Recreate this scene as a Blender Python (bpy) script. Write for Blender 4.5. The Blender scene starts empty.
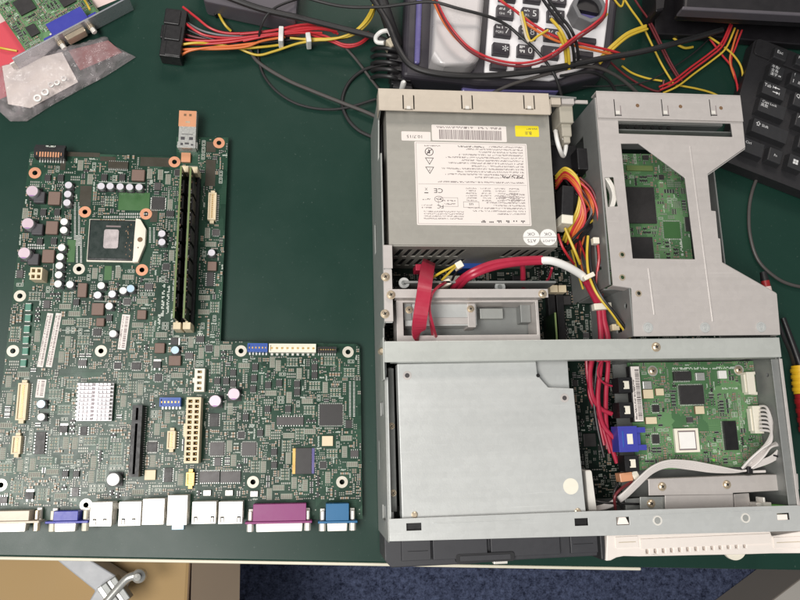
import bpy, math, random
from mathutils import Matrix, Vector, Euler
from mathutils.geometry import tessellate_polygon, delaunay_2d_cdt
R = math.radians
S = 0.001                       # everything below is written in millimetres
scene = bpy.context.scene
col = scene.collection
rng = random.Random(7)

# ------------------------------------------------------------------ camera geometry
CF, CH = 740.0, 600.0           # focal length in photo pixels, camera height above the desk (mm)
CROT = Euler((R(11.1), R(-6.7), R(-1.5)), 'XYZ').to_matrix()
def W(px, py, z=0.0):           # where the sight line of a photo point meets the height z
    d = CROT @ Vector(((px-400)/CF, -(py-300)/CF, -1.0))
    t = (CH-z)/-d.z
    return (d.x*t, d.y*t)
def mmpx(px, py, z):            # millimetres per photo pixel there, across and along
    a, b, c = W(px, py, z), W(px+1, py, z), W(px, py+1, z)
    return math.hypot(b[0]-a[0], b[1]-a[1]), math.hypot(c[0]-a[0], c[1]-a[1])

# ------------------------------------------------------------------ materials
def lin(c):
    return tuple(((v/255)/12.92 if v/255 <= .04045 else ((v/255+.055)/1.055)**2.4) for v in c)
MATS = {}
def mat(name, rgb, rough=.5, metal=0.0, var=.12, scale=90, spec=.5, bump=0.0, bscale=600, coat=0.0, rvar=.08):
    if name in MATS: return MATS[name]
    m = bpy.data.materials.new(name); m.use_nodes = True
    nt = m.node_tree; b = nt.nodes['Principled BSDF']; L = nt.links.new
    c = lin(rgb)
    tc = nt.nodes.new('ShaderNodeTexCoord')
    n = nt.nodes.new('ShaderNodeTexNoise'); n.inputs['Scale'].default_value = scale
    n.inputs['Detail'].default_value = 6; n.inputs['Roughness'].default_value = .65
    L(tc.outputs['Object'], n.inputs['Vector'])
    mx = nt.nodes.new('ShaderNodeMix'); mx.data_type = 'RGBA'
    mx.inputs[6].default_value = (*[v*(1-var) for v in c], 1); mx.inputs[7].default_value = (*[min(1, v*(1+var)) for v in c], 1)
    L(n.outputs['Fac'], mx.inputs[0]); L(mx.outputs[2], b.inputs['Base Color'])
    mr = nt.nodes.new('ShaderNodeMapRange'); mr.inputs[1].default_value = .3; mr.inputs[2].default_value = .7
    mr.inputs[3].default_value = max(.03, rough-rvar); mr.inputs[4].default_value = min(1, rough+rvar)
    L(n.outputs['Fac'], mr.inputs[0]); L(mr.outputs[0], b.inputs['Roughness'])
    b.inputs['Metallic'].default_value = metal
    b.inputs['Specular IOR Level'].default_value = spec
    b.inputs['Coat Weight'].default_value = coat
    if bump:
        n2 = nt.nodes.new('ShaderNodeTexNoise'); n2.inputs['Scale'].default_value = bscale; n2.inputs['Detail'].default_value = 4
        L(tc.outputs['Object'], n2.inputs['Vector'])
        bp = nt.nodes.new('ShaderNodeBump'); bp.inputs['Strength'].default_value = bump; bp.inputs['Distance'].default_value = .0004
        L(n2.outputs['Fac'], bp.inputs['Height']); L(bp.outputs[0], b.inputs['Normal'])
    MATS[name] = m
    return m

def steel(name, rgb, rough=.42, metal=.45):
    """zinc coated sheet: faint spangle, long soft rolling streaks, small scuffs"""
    if name in MATS: return MATS[name]
    m = mat(name, rgb, rough, metal, var=.05, scale=14, rvar=.06, bump=.12, bscale=900)
    nt = m.node_tree; L = nt.links.new; b = nt.nodes['Principled BSDF']
    src = b.inputs['Base Color'].links[0].from_socket
    tc = [n for n in nt.nodes if n.type == 'TEX_COORD'][0]
    v = nt.nodes.new('ShaderNodeTexVoronoi'); v.inputs['Scale'].default_value = 260; L(tc.outputs['Object'], v.inputs['Vector'])
    hs = nt.nodes.new('ShaderNodeSeparateColor'); L(v.outputs['Color'], hs.inputs[0])
    mp = nt.nodes.new('ShaderNodeMapping'); mp.inputs['Scale'].default_value = (6, 240, 40); L(tc.outputs['Object'], mp.inputs[0])
    n = nt.nodes.new('ShaderNodeTexNoise'); n.inputs['Scale'].default_value = 1; n.inputs['Detail'].default_value = 5; L(mp.outputs[0], n.inputs['Vector'])
    ad = nt.nodes.new('ShaderNodeMath'); ad.operation = 'MULTIPLY_ADD'; L(hs.outputs[0], ad.inputs[0]); ad.inputs[1].default_value = .05; ad.inputs[2].default_value = .93
    ad2 = nt.nodes.new('ShaderNodeMath'); ad2.operation = 'MULTIPLY_ADD'; L(n.outputs['Fac'], ad2.inputs[0]); ad2.inputs[1].default_value = .14; L(ad.outputs[0], ad2.inputs[2])
    ms = nt.nodes.new('ShaderNodeMapping'); ms.inputs['Scale'].default_value = (22, 700, 60); ms.inputs['Rotation'].default_value = (0, 0, .5); L(tc.outputs['Object'], ms.inputs[0])
    ns = nt.nodes.new('ShaderNodeTexNoise'); ns.inputs['Scale'].default_value = 1; ns.inputs['Detail'].default_value = 2; L(ms.outputs[0], ns.inputs['Vector'])
    sr = nt.nodes.new('ShaderNodeMapRange'); sr.inputs[1].default_value = .7; sr.inputs[2].default_value = .78; sr.inputs[3].default_value = 0; sr.inputs[4].default_value = .13; L(ns.outputs['Fac'], sr.inputs[0])
    a3 = nt.nodes.new('ShaderNodeMath'); L(ad2.outputs[0], a3.inputs[0]); L(sr.outputs[0], a3.inputs[1]); ad2 = a3       # fine scratches
    mu = nt.nodes.new('ShaderNodeMix'); mu.data_type = 'RGBA'; mu.blend_type = 'MULTIPLY'; mu.inputs[0].default_value = 1
    L(src, mu.inputs[6]); L(ad2.outputs[0], mu.inputs[7]); L(mu.outputs[2], b.inputs['Base Color'])
    return m

def pcb(name, rgb, rgb2, rough=.35):
    """solder mask over copper: blocks of tracks in two greens"""
    m = mat(name, rgb, rough, 0, var=.1, scale=60, spec=.3)
    nt = m.node_tree; L = nt.links.new; b = nt.nodes['Principled BSDF']
    src = b.inputs['Base Color'].links[0].from_socket
    tc = [n for n in nt.nodes if n.type == 'TEX_COORD'][0]
    v = nt.nodes.new('ShaderNodeTexVoronoi'); v.distance = 'CHEBYCHEV'; v.inputs['Scale'].default_value = 75; L(tc.outputs['Object'], v.inputs['Vector'])
    sp = nt.nodes.new('ShaderNodeSeparateColor'); L(v.outputs['Color'], sp.inputs[0])
    wv = nt.nodes.new('ShaderNodeTexWave'); wv.inputs['Scale'].default_value = 260; wv.inputs['Distortion'].default_value = .6; wv.bands_direction = 'X'; L(tc.outputs['Object'], wv.inputs['Vector'])
    wy = nt.nodes.new('ShaderNodeTexWave'); wy.inputs['Scale'].default_value = 230; wy.inputs['Distortion'].default_value = .6; wy.bands_direction = 'Y'; L(tc.outputs['Object'], wy.inputs['Vector'])
    g1 = nt.nodes.new('ShaderNodeMath'); g1.operation = 'GREATER_THAN'; L(sp.outputs[0], g1.inputs[0]); g1.inputs[1].default_value = .5
    w = nt.nodes.new('ShaderNodeMix'); L(g1.outputs[0], w.inputs[0]); L(wv.outputs['Fac'], w.inputs[2]); L(wy.outputs['Fac'], w.inputs[3])
    g2 = nt.nodes.new('ShaderNodeMath'); g2.operation = 'GREATER_THAN'; L(sp.outputs[1], g2.inputs[0]); g2.inputs[1].default_value = .45
    mm = nt.nodes.new('ShaderNodeMath'); mm.operation = 'MULTIPLY'; L(w.outputs[0], mm.inputs[0]); L(g2.outputs[0], mm.inputs[1])
    g3 = nt.nodes.new('ShaderNodeMath'); g3.operation = 'GREATER_THAN'; L(sp.outputs[2], g3.inputs[0]); g3.inputs[1].default_value = .82
    mxx = nt.nodes.new('ShaderNodeMath'); mxx.operation = 'MAXIMUM'; L(mm.outputs[0], mxx.inputs[0]); L(g3.outputs[0], mxx.inputs[1])
    mx = nt.nodes.new('ShaderNodeMix'); mx.data_type = 'RGBA'; L(mxx.outputs[0], mx.inputs[0]); L(src, mx.inputs[6]); mx.inputs[7].default_value = (*lin(rgb2), 1)
    L(mx.outputs[2], b.inputs['Base Color'])
    return m

M = {}
def defmats():
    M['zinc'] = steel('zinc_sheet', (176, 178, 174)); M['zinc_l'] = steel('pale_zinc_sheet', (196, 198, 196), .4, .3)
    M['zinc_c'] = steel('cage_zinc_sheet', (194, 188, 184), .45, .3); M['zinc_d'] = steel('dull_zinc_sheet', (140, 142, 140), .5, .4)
    M['psu'] = steel('psu_sheet', (161, 158, 150), .5, .3); M['bar'] = steel('cross_bar_sheet', (188, 191, 186), .42, .3); M['beige'] = steel('warm_zinc_sheet', (196, 185, 170), .5, .15)
    M['solder'] = mat('solder', (205, 205, 200), .32, .6, .15, 900); M['can'] = mat('capacitor_can', (205, 205, 210), .28, .7, .06)
    M['chrome'] = mat('chrome', (215, 215, 215), .14, 1.0, .03); M['nickel'] = mat('nickel_shell', (236, 232, 224), .38, .25, .05)
    M['gold'] = mat('gold_plate', (200, 165, 100), .35, .6, .1); M['copper'] = mat('copper_ring', (214, 152, 118), .45, .15, .12, 400)
    M['brass'] = mat('brass_screw', (204, 188, 164), .35, .6, .1)
    M['padz'] = mat('dull_solder', (156, 156, 148), .45, .3, .2, 900); M['silkg'] = mat('faded_silkscreen', (156, 164, 150), .6, 0, .15, 500); M['ringz'] = mat('tinned_ring', (206, 200, 186), .4, .15, .12, 400)
    M['silk'] = mat('silkscreen', (204, 210, 200), .6, 0, .1, 500); M['black'] = mat('black_plastic', (24, 23, 25), .45, 0, .2, 300)
    M['chip'] = mat('chip_epoxy', (50, 48, 48), .46, 0, .15, 300, bump=.1, bscale=3000); M['chipg'] = mat('grey_chip_epoxy', (74, 70, 70), .4, 0, .12, 300)
    M['res'] = mat('resistor_black', (34, 33, 36), .4, 0, .2, 800); M['capt'] = mat('ceramic_tan', (150, 122, 96), .45, 0, .2, 900)
    M['capg'] = mat('ceramic_grey', (128, 120, 110), .45, 0, .2, 900); M['choke'] = mat('choke_brown', (120, 98, 88), .6, 0, .15, 500, bump=.3)
    M['ferrite'] = mat('ferrite_grey', (66, 64, 68), .5, 0, .15, 400); M['cream'] = mat('cream_plastic', (222, 206, 174), .5, 0, .06, 200)
    M['creamd'] = mat('cream_socket_hole', (120, 92, 66), .7, 0, .1); M['ivory'] = mat('ivory_plastic', (232, 226, 210), .5, 0, .05, 200)
    M['white'] = mat('white_plastic', (236, 234, 230), .45, 0, .04, 150); M['paper'] = mat('label_paper', (228, 220, 214), .7, 0, .03, 200)
    M['ink'] = mat('label_ink', (70, 62, 64), .8, 0, .1); M['inkl'] = mat('label_fine_print', (128, 116, 116), .8, 0, .1)
    M['yellow'] = mat('yellow_sticker', (232, 214, 30), .5, 0, .05); M['pink'] = mat('capacitor_top_pink', (210, 190, 200), .35, .2, .06)
    M['pinkw'] = mat('capacitor_top_pale', (226, 222, 230), .3, .3, .06); M['bluecap'] = mat('capacitor_top_blue', (176, 200, 218), .35, .2, .06)
    M['purplemark'] = mat('purple_mark', (150, 96, 170), .4, 0, .05)
    M['blue'] = mat('blue_plastic', (44, 84, 166), .4, 0, .08); M['vga'] = mat('vga_blue', (62, 66, 160), .4, 0, .08)
    M['purple'] = mat('parallel_port_purple', (136, 52, 112), .42, 0, .06); M['serial'] = mat('serial_port_blue', (36, 104, 150), .42, 0, .06)
    M['teal'] = mat('teal_ferrite', (70, 128, 108), .45, 0, .12); M['kapton'] = mat('orange_tape', (208, 150, 114), .35, 0, .08)
    M['ram'] = pcb('memory_board', (22, 36, 24), (32, 50, 32)); M['ramedge'] = mat('memory_board_edge', (104, 122, 72), .5, 0, .08)
    M['pcb'] = pcb('mainboard_mask', (30, 58, 45), (48, 78, 62), .31); M['pcbg'] = pcb('card_mask', (76, 112, 76), (104, 142, 98), .4)
    M['pcbd'] = pcb('shaded_card_mask', (14, 28, 23), (20, 40, 31)); M['mosscu'] = mat('bare_green', (64, 104, 60), .35, 0, .08)  # inner board green darkened for the shade deep inside the case
    M['brownmask'] = mat('brown_plane', (62, 58, 48), .35, 0, .1)
    M['red'] = mat('red_wire', (192, 46, 54), .4, 0, .1, 120); M['sata'] = mat('red_sata_jacket', (172, 38, 64), .38, 0, .1, 120)
    M['orange'] = mat('orange_wire', (212, 112, 54), .42, 0, .1); M['yel'] = mat('yellow_wire', (208, 178, 58), .42, 0, .1)
    M['bk'] = mat('black_wire', (26, 25, 27), .42, 0, .15); M['gry'] = mat('grey_wire', (112, 112, 114), .45, 0, .1)
    M['wht'] = mat('white_wire', (214, 208, 204), .45, 0, .05); M['brn'] = mat('maroon_wire', (104, 32, 38), .45, 0, .1)
    M['cable'] = mat('cable_jacket', (38, 37, 38), .5, 0, .12, 60); M['cableg'] = mat('worn_cable_jacket', (74, 70, 68), .5, 0, .12, 60)
    M['bezel'] = mat('charcoal_bezel', (58, 58, 62), .5, 0, .08, 120, bump=.15, bscale=2500); M['bezeld'] = mat('dark_bezel', (34, 34, 37), .55, 0, .08)
    M['wbezel'] = mat('cream_bezel', (244, 234, 226), .5, 0, .04, 80); M['key'] = mat('keycap', (42, 42, 44), .5, 0, .1, 200, bump=.12, bscale=3000)
    M['kb'] = mat('keyboard_shell', (38, 37, 39), .5, 0, .1, 150, bump=.15, bscale=2500); M['legend'] = mat('key_legend', (214, 214, 214), .6, 0, .02)
    M['mon'] = mat('monitor_shell', (26, 24, 27), .42, 0, .15); M['phone'] = mat('phone_shell', (50, 47, 54), .42, 0, .08)
    M['hand'] = mat('handset_silver', (200, 196, 196), .32, .15, .04, 40); M['ppan'] = mat('keypad_white', (240, 238, 240), .4, 0, .03)
    M['violet'] = mat('violet_sheen_and_core', (104, 98, 150), .25, 0, .08); M['pkey'] = mat('phone_key', (52, 48, 54), .45, 0, .1)  # violet: painted reflections on phone and chip pins, own colour of the reel core
    M['redp'] = mat('red_paper', (206, 74, 86), .6, 0, .08, 20); M['pinkp'] = mat('pale_paper', (222, 200, 194), .7, 0, .05, 20)
    M['tan'] = mat('tan_card', (176, 146, 100), .75, 0, .06, 8); M['tand'] = mat('tan_side_lightened', (204, 180, 154), .8, 0, .08, 8)  # side of the same tan card, lightened to make up for shade under the desk
    M['pale'] = mat('pale_card', (196, 190, 182), .75, 0, .06, 8); M['paled'] = mat('pale_card_shaded', (168, 158, 146), .8, 0, .06, 8)  # side of the same pale card, its shadow painted in as a darker tone
    M['trim'] = mat('edge_trim', (226, 220, 200), .5, 0, .06, 40); M['grey'] = mat('grey_enamel', (176, 178, 182), .45, 0, .06, 60)
    M['slab'] = mat('slab_grey', (92, 88, 94), .45, .2, .08, 60); M['scrY'] = mat('tool_yellow', (222, 176, 36), .45, 0, .08)
    M['scrR'] = mat('tool_red', (150, 30, 34), .45, 0, .1); M['led'] = mat('green_lens', (110, 190, 80), .3, 0, .05)
    M['dark'] = mat('dark_hole', (14, 14, 15), .8, 0, .1); M['hs'] = mat('heatsink_aluminium', (242, 238, 240), .42, .3, .05, 200)
    M['die'] = mat('cpu_die', (196, 186, 186), .3, .5, .12, 200); M['sub'] = mat('cpu_substrate', (30, 44, 40), .3, 0, .1, 200)
    M['slip'] = mat('dull_red_slip', (150, 104, 104), .6, 0, .3, 60); M['plugg'] = mat('grey_beige_plug', (172, 166, 152), .55, 0, .08); M['linen'] = mat('beige_tie', (206, 194, 172), .7, 0, .1)
defmats()

def desk_mat():
    m = mat('green_desk_mat', (25, 54, 45), .37, 0, .14, 9, spec=.3, bump=.1, bscale=1500, rvar=.06)
    nt = m.node_tree; L = nt.links.new; b = nt.nodes['Principled BSDF']
    src = b.inputs['Base Color'].links[0].from_socket
    tc = [n for n in nt.nodes if n.type == 'TEX_COORD'][0]
    n = nt.nodes.new('ShaderNodeTexNoise'); n.inputs['Scale'].default_value = 420; n.inputs['Detail'].default_value = 2; L(tc.outputs['Object'], n.inputs['Vector'])
    cr = nt.nodes.new('ShaderNodeMapRange'); cr.inputs[1].default_value = .69; cr.inputs[2].default_value = .79; L(n.outputs['Fac'], cr.inputs[0])
    cr.inputs[3].default_value = 0; cr.inputs[4].default_value = .25
    mx = nt.nodes.new('ShaderNodeMix'); mx.data_type = 'RGBA'; L(cr.outputs[0], mx.inputs[0]); L(src, mx.inputs[6]); mx.inputs[7].default_value = (.16, .2, .18, 1)
    L(mx.outputs[2], b.inputs['Base Color'])
    return m
def carpet_mat():
    m = mat('navy_carpet', (44, 58, 98), .95, 0, .1, 4, spec=.1)
    nt = m.node_tree; L = nt.links.new; b = nt.nodes['Principled BSDF']
    tc = [n for n in nt.nodes if n.type == 'TEX_COORD'][0]
    n = nt.nodes.new('ShaderNodeTexNoise'); n.inputs['Scale'].default_value = 150; n.inputs['Detail'].default_value = 4; n.inputs['Roughness'].default_value = .8
    L(tc.outputs['Object'], n.inputs['Vector'])
    r = nt.nodes.new('ShaderNodeValToRGB'); e = r.color_ramp.elements
    e[0].position = .33; e[0].color = (*lin((34, 39, 58)), 1); e[1].position = .7; e[1].color = (*lin((108, 118, 150)), 1)
    L(n.outputs['Fac'], r.inputs[0]); L(r.outputs[0], b.inputs['Base Color'])
    bp = nt.nodes.new('ShaderNodeBump'); bp.inputs['Strength'].default_value = .9; bp.inputs['Distance'].default_value = .004
    L(n.outputs['Fac'], bp.inputs['Height']); L(bp.outputs[0], b.inputs['Normal'])
    return m
def film_mat():
    m = bpy.data.materials.new('clear_film'); m.use_nodes = True
    nt = m.node_tree; L = nt.links.new; b = nt.nodes['Principled BSDF']; out = nt.nodes['Material Output']
    b.inputs['Base Color'].default_value = (.62, .56, .58, 1); b.inputs['Roughness'].default_value = .07; b.inputs['Specular IOR Level'].default_value = 1.0
    t = nt.nodes.new('ShaderNodeBsdfTransparent'); t.inputs[0].default_value = (.93, .91, .91, 1)
    tc = nt.nodes.new('ShaderNodeTexCoord'); n = nt.nodes.new('ShaderNodeTexNoise'); n.inputs['Scale'].default_value = 70; n.inputs['Detail'].default_value = 6
    n.inputs['Distortion'].default_value = 1.2; L(tc.outputs['Object'], n.inputs['Vector'])
    mr = nt.nodes.new('ShaderNodeMapRange'); mr.inputs[1].default_value = .35; mr.inputs[2].default_value = .75; mr.inputs[3].default_value = .1; mr.inputs[4].default_value = .36
    L(n.outputs['Fac'], mr.inputs[0])
    ms = nt.nodes.new('ShaderNodeMixShader'); L(mr.outputs[0], ms.inputs[0]); L(t.outputs[0], ms.inputs[1]); L(b.outputs[0], ms.inputs[2]); L(ms.outputs[0], out.inputs[0])
    bp = nt.nodes.new('ShaderNodeBump'); bp.inputs['Strength'].default_value = .9; bp.inputs['Distance'].default_value = .003
    L(n.outputs['Fac'], bp.inputs['Height']); L(bp.outputs[0], b.inputs['Normal'])
    return m
M['desk'] = desk_mat(); M['carpet'] = carpet_mat(); M['film'] = film_mat()

# ------------------------------------------------------------------ mesh collector
GLY = {}
def glyphs(s, size):
    """verts / faces of a word in the built-in lettering, centred at 0,0, flat"""
    k = s
    if k not in GLY:
        cu = bpy.data.curves.new('lettering', 'FONT'); cu.body = s; cu.size = 1; cu.align_x = 'CENTER'; cu.align_y = 'CENTER'; cu.resolution_u = 2
        o = bpy.data.objects.new('lettering', cu); col.objects.link(o)
        dg = bpy.context.evaluated_depsgraph_get(); me = o.evaluated_get(dg).to_mesh()
        vs = [v.co.copy() for v in me.vertices]; fs = [tuple(p.vertices) for p in me.polygons]
        o.evaluated_get(dg).to_mesh_clear(); bpy.data.objects.remove(o); bpy.data.curves.remove(cu)
        GLY[k] = (vs, fs)
    vs, fs = GLY[k]
    return [(v.x*size, v.y*size) for v in vs], fs

def inpoly(x, y, P):
    c = False; j = len(P)-1
    for i in range(len(P)):
        if (P[i][1] > y) != (P[j][1] > y) and x < (P[j][0]-P[i][0])*(y-P[i][1])/(P[j][1]-P[i][1])+P[i][0]: c = not c
        j = i
    return c
class MB:
    def __init__(s, ang=0.0, org=(0, 0, 0), mtx=None):
        s.v = []; s.f = []; s.m = []; s.sm = []; s.names = []
        s.X = mtx if mtx is not None else (Matrix.Translation(Vector(org)) @ Matrix.Rotation(ang, 4, 'Z'))
    def mi(s, n):
        if n not in s.names: s.names.append(n)
        return s.names.index(n)
    def add(s, vs, fs, m, smooth=False):
        o = len(s.v); X = s.X; k = s.mi(m)
        s.v += [X @ Vector(v) for v in vs]
        for f in fs:
            s.f.append(tuple(i+o for i in f)); s.m.append(k); s.sm.append(smooth)
        return s
    def box(s, x0, y0, z0, x1, y1, z1, m, taper=0.0, tm=None):
        t = taper
        vs = [(x0, y0, z0), (x1, y0, z0), (x1, y1, z0), (x0, y1, z0), (x0+t, y0+t, z1), (x1-t, y0+t, z1), (x1-t, y1-t, z1), (x0+t, y1-t, z1)]
        s.add(vs, [(3, 2, 1, 0), (0, 1, 5, 4), (1, 2, 6, 5), (2, 3, 7, 6), (3, 0, 4, 7)], m)
        s.add(vs[4:], [(0, 1, 2, 3)], tm or m)
        return s
    def cb(s, x, y, z0, z1, w, h, m, ang=0.0, taper=0.0, tm=None):   # box about a centre, turned by ang
        c, n = math.cos(ang), math.sin(ang)
        def q(a, b): return (x+a*c-b*n, y+a*n+b*c)
        w2, h2, t = w/2, h/2, taper
        b = [q(-w2, -h2), q(w2, -h2), q(w2, h2), q(-w2, h2)]; p = [q(-w2+t, -h2+t), q(w2-t, -h2+t), q(w2-t, h2-t), q(-w2+t, h2-t)]
        vs = [(*k, z0) for k in b]+[(*k, z1) for k in p]
        s.add(vs, [(3, 2, 1, 0), (0, 1, 5, 4), (1, 2, 6, 5), (2, 3, 7, 6), (3, 0, 4, 7)], m)
        s.add(vs[4:], [(0, 1, 2, 3)], tm or m)
        return s
    def prism(s, poly, z0, z1, m, holes=(), tm=None):
        loops = [list(poly)]+[list(h) for h in holes]
        flat = [p for l in loops for p in l]; n = len(flat)
        if len(loops) == 1: tri = tessellate_polygon([[Vector((x, y, 0)) for x, y in loops[0]]])
        else:
            es = []; o = 0
            for l in loops:
                es += [(o+i, o+(i+1) % len(l)) for i in range(len(l))]; o += len(l)
            cx = sum(p[0] for p in flat)/n; cy = sum(p[1] for p in flat)/n
            rv, re, rf, ov, oe, of = delaunay_2d_cdt([Vector((x-cx, y-cy)) for x, y in flat], es, [], 0, 1e-7)
            tri = []
            for t in rf:
                gx = sum(rv[i].x for i in t)/3+cx; gy = sum(rv[i].y for i in t)/3+cy
                if inpoly(gx, gy, loops[0]) and not any(inpoly(gx, gy, h) for h in loops[1:]): tri.append(tuple(ov[i][0] for i in t))
        vs = [(x, y, z0) for x, y in flat]+[(x, y, z1) for x, y in flat]
        up = []; 
        for t in tri:
            a, b, c = [flat[i] for i in t]
            ccw = (b[0]-a[0])*(c[1]-a[1])-(b[1]-a[1])*(c[0]-a[0]) > 0
            up.append(tuple(t) if ccw else tuple(reversed(t)))
        sd = []; o = 0
        for li, l in enumerate(loops):
            k = len(l); ar = sum(l[i][0]*l[(i+1) % k][1]-l[(i+1) % k][0]*l[i][1] for i in range(k))
            fl = (ar > 0) == (li == 0)
            for i in range(k):
                a, b = o+i, o+(i+1) % k
                sd.append((a, b, b+n, a+n) if fl else (b, a, a+n, b+n))
            o += k
        s.add(vs, [tuple(reversed(t)) for t in up]+sd, m)
        s.add([(x, y, z1) for x, y in flat], up, tm or m)
        return s
    def sheet(s, poly, z, m):
        return s.prism(poly, z, z+.12, m)
    def lathe(s, x, y, prof, m, n=24, tm=None, smooth=True):          # profile of (radius, height)
        vs = []; fs = []
        for r, z in prof:
            for i in range(n):
                a = 2*math.pi*i/n; vs.append((x+r*math.cos(a), y+r*math.sin(a), z))
        for k in range(len(prof)-1):
            for i in range(n):
                j = (i+1) % n; fs.append((k*n+i, k*n+j, (k+1)*n+j, (k+1)*n+i))
        s.add(vs, fs, m, smooth)
        k = (len(prof)-1)*n
        if prof[-1][0] > .01: s.add(vs[k:], [tuple(range(n))], tm or m)
        return s
    def cyl(s, x, y, z0, z1, r, m, n=20, tm=None): return s.lathe(x, y, [(r, z0), (r, z1)], m, n, tm)

    def _ring(s, x, y, z0, z1, ro, ri, m, n):
        c = [(math.cos(2*math.pi*i/n), math.sin(2*math.pi*i/n)) for i in range(n)]
        return s.prism([(x+ro*a, y+ro*b) for a, b in c], z0, z1, m, [[(x+ri*a, y+ri*b) for a, b in c]])
    def tube(s, pts, r, m, n=8, sub=6, caps=True, r2=None, flat=None):
        """round cable (or flat one: flat = (half width, half thickness)) through the points"""
        P = [Vector(p) for p in pts]
        if sub > 1 and len(P) > 2:
            Q = []
            for i in range(len(P)-1):
                p0, p1, p2, p3 = P[max(i-1, 0)], P[i], P[i+1], P[min(i+2, len(P)-1)]
                for k in range(sub):
                    t = k/sub
                    Q.append(.5*((2*p1)+(p2-p0)*t+(2*p0-5*p1+4*p2-p3)*t*t+(3*p1-p0-3*p2+p3)*t**3))
            Q.append(P[-1]); P = Q
        vs = []; fs = []; up = Vector((0, 0, 1)); N = len(P)
        for i, p in enumerate(P):
            d = (P[min(i+1, N-1)]-P[max(i-1, 0)])
            if d.length < 1e-6: d = Vector((1, 0, 0))
            d.normalize()
            a = d.cross(up)
            if a.length < .05: a = d.cross(Vector((0, 1, 0)))
            a.normalize(); b = a.cross(d)
            rr = r if r2 is None else r+(r2-r)*i/(N-1)
            if flat:
                w, t = flat
                for u, v in ((-w, -t), (w, -t), (w, t), (-w, t)): vs.append(p+a*u+b*v)
            else:
                for k in range(n):
                    q = 2*math.pi*k/n; vs.append(p+a*(rr*math.cos(q))+b*(rr*math.sin(q)))
        k = 4 if flat else n
        for i in range(N-1):
            for j in range(k):
                l = (j+1) % k; fs.append((i*k+j, i*k+l, (i+1)*k+l, (i+1)*k+j))
        s.add(vs, fs, m, not flat)
        if caps: s.add(vs[:k], [tuple(range(k))], m); s.add(vs[-k:], [tuple(range(k))], m)
        return s
    def text(s, str_, x, y, z, size, m, ang=0.0, sx=1.0, th=.08):
        vs, fs = glyphs(str_, size); c, n = math.cos(ang), math.sin(ang)
        s.add([(x+(a*sx)*c-b*n, y+(a*sx)*n+b*c, z) for a, b in vs], fs, m); return s
    def fineprint(s, x, y, z, w, h, m, ang=0.0, rg=rng):             # one line of print too small to read, as short strokes
        c, n = math.cos(ang), math.sin(ang); a = 0.0
        while a < w:
            k = rg.uniform(.35, .6)*h
            if rg.random() < .86:
                for q in ((0, 1), (0, .55), (.45, 1))[rg.randrange(3)],:
                    y0, y1 = q[0]*h-h/2, q[1]*h-h/2
                    p = [(a, y0), (a+k*.72, y0), (a+k*.72, y1), (a, y1)]
                    s.add([(x+u*c-v*n, y+u*n+v*c, z) for u, v in p], [(0, 1, 2, 3)], m)
            a += k
        return s

WL = {}                                                              # world place (mm) of every object made
def tag(o, label=None, cat=None, group=None, kind=None):
    if label: o['label'] = label
    if cat: o['category'] = cat
    if group: o['group'] = group
    if kind: o['kind'] = kind
    return o
def thing(name, label, cat, loc, group=None):
    o = bpy.data.objects.new(name, None); o.empty_display_size = .02; col.objects.link(o)
    o.location = Vector(loc)*S; WL[o] = Vector(loc)
    return tag(o, label, cat, group)
def build(mb, name, parent=None, bevel=0.0, seg=2, label=None, kind=None, sharp=35, sub=0):
    vs = mb.v
    lo = Vector([min(v[i] for v in vs) for i in range(3)]); hi = Vector([max(v[i] for v in vs) for i in range(3)])
    c = Vector(((lo.x+hi.x)/2, (lo.y+hi.y)/2, lo.z))
    me = bpy.data.meshes.new(name); me.from_pydata([(v-c)*S for v in vs], [], mb.f)
    for n in mb.names: me.materials.append(M[n])
    me.polygons.foreach_set('material_index', mb.m); me.polygons.foreach_set('use_smooth', mb.sm)
    me.update(); 
    if any(mb.sm): me.set_sharp_from_angle(angle=R(sharp))
    o = bpy.data.objects.new(name, me); col.objects.link(o); WL[o] = c
    if parent: o.parent = parent; o.location = (c-WL[parent])*S
    else: o.location = c*S
    if bevel:
        b = o.modifiers.new('edges', 'BEVEL'); b.width = bevel*S; b.segments = seg; b.limit_method = 'ANGLE'; b.angle_limit = R(40); b.harden_normals = False
        w = o.modifiers.new('weld', 'WELD'); w.merge_threshold = 1e-6; o.modifiers.move(1, 0)
    if sub:
        b = o.modifiers.new('smooth', 'SUBSURF'); b.levels = sub; b.render_levels = sub
    return tag(o, label, kind=kind)
def dup(o, loc, parent=None, rz=None, name=None):
    c = o.copy(); col.objects.link(c); WL[c] = Vector(loc); c.parent = parent
    c.location = (Vector(loc)-(WL[parent] if parent else Vector((0, 0, 0))))*S
    if rz is not None: c.rotation_euler.z = rz
    for k in list(o.children):
        d = k.copy(); col.objects.link(d); d.parent = c; WL[d] = Vector(loc)+WL[k]-WL[o]
    return c
def wp(pts):                                                         # photo points with heights -> cable path
    return [(*W(x, y, z), z) for x, y, z in pts]
def pw(pts, z): return [W(x, y, z) for x, y in pts]
def circ(x, y, r, n=20): return [(x+r*math.cos(2*math.pi*i/n), y+r*math.sin(2*math.pi*i/n)) for i in range(n)]
def rect(x0, y0, x1, y1): return [(x0, y0), (x1, y0), (x1, y1), (x0, y1)]
def rrect(x0, y0, x1, y1, r, n=5):
    o = []
    for cx, cy, a0 in ((x1-r, y1-r, 0), (x0+r, y1-r, 90), (x0+r, y0+r, 180), (x1-r, y0+r, 270)):
        for i in range(n+1):
            a = R(a0+90*i/n); o.append((cx+r*math.cos(a), cy+r*math.sin(a)))
    return o

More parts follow.
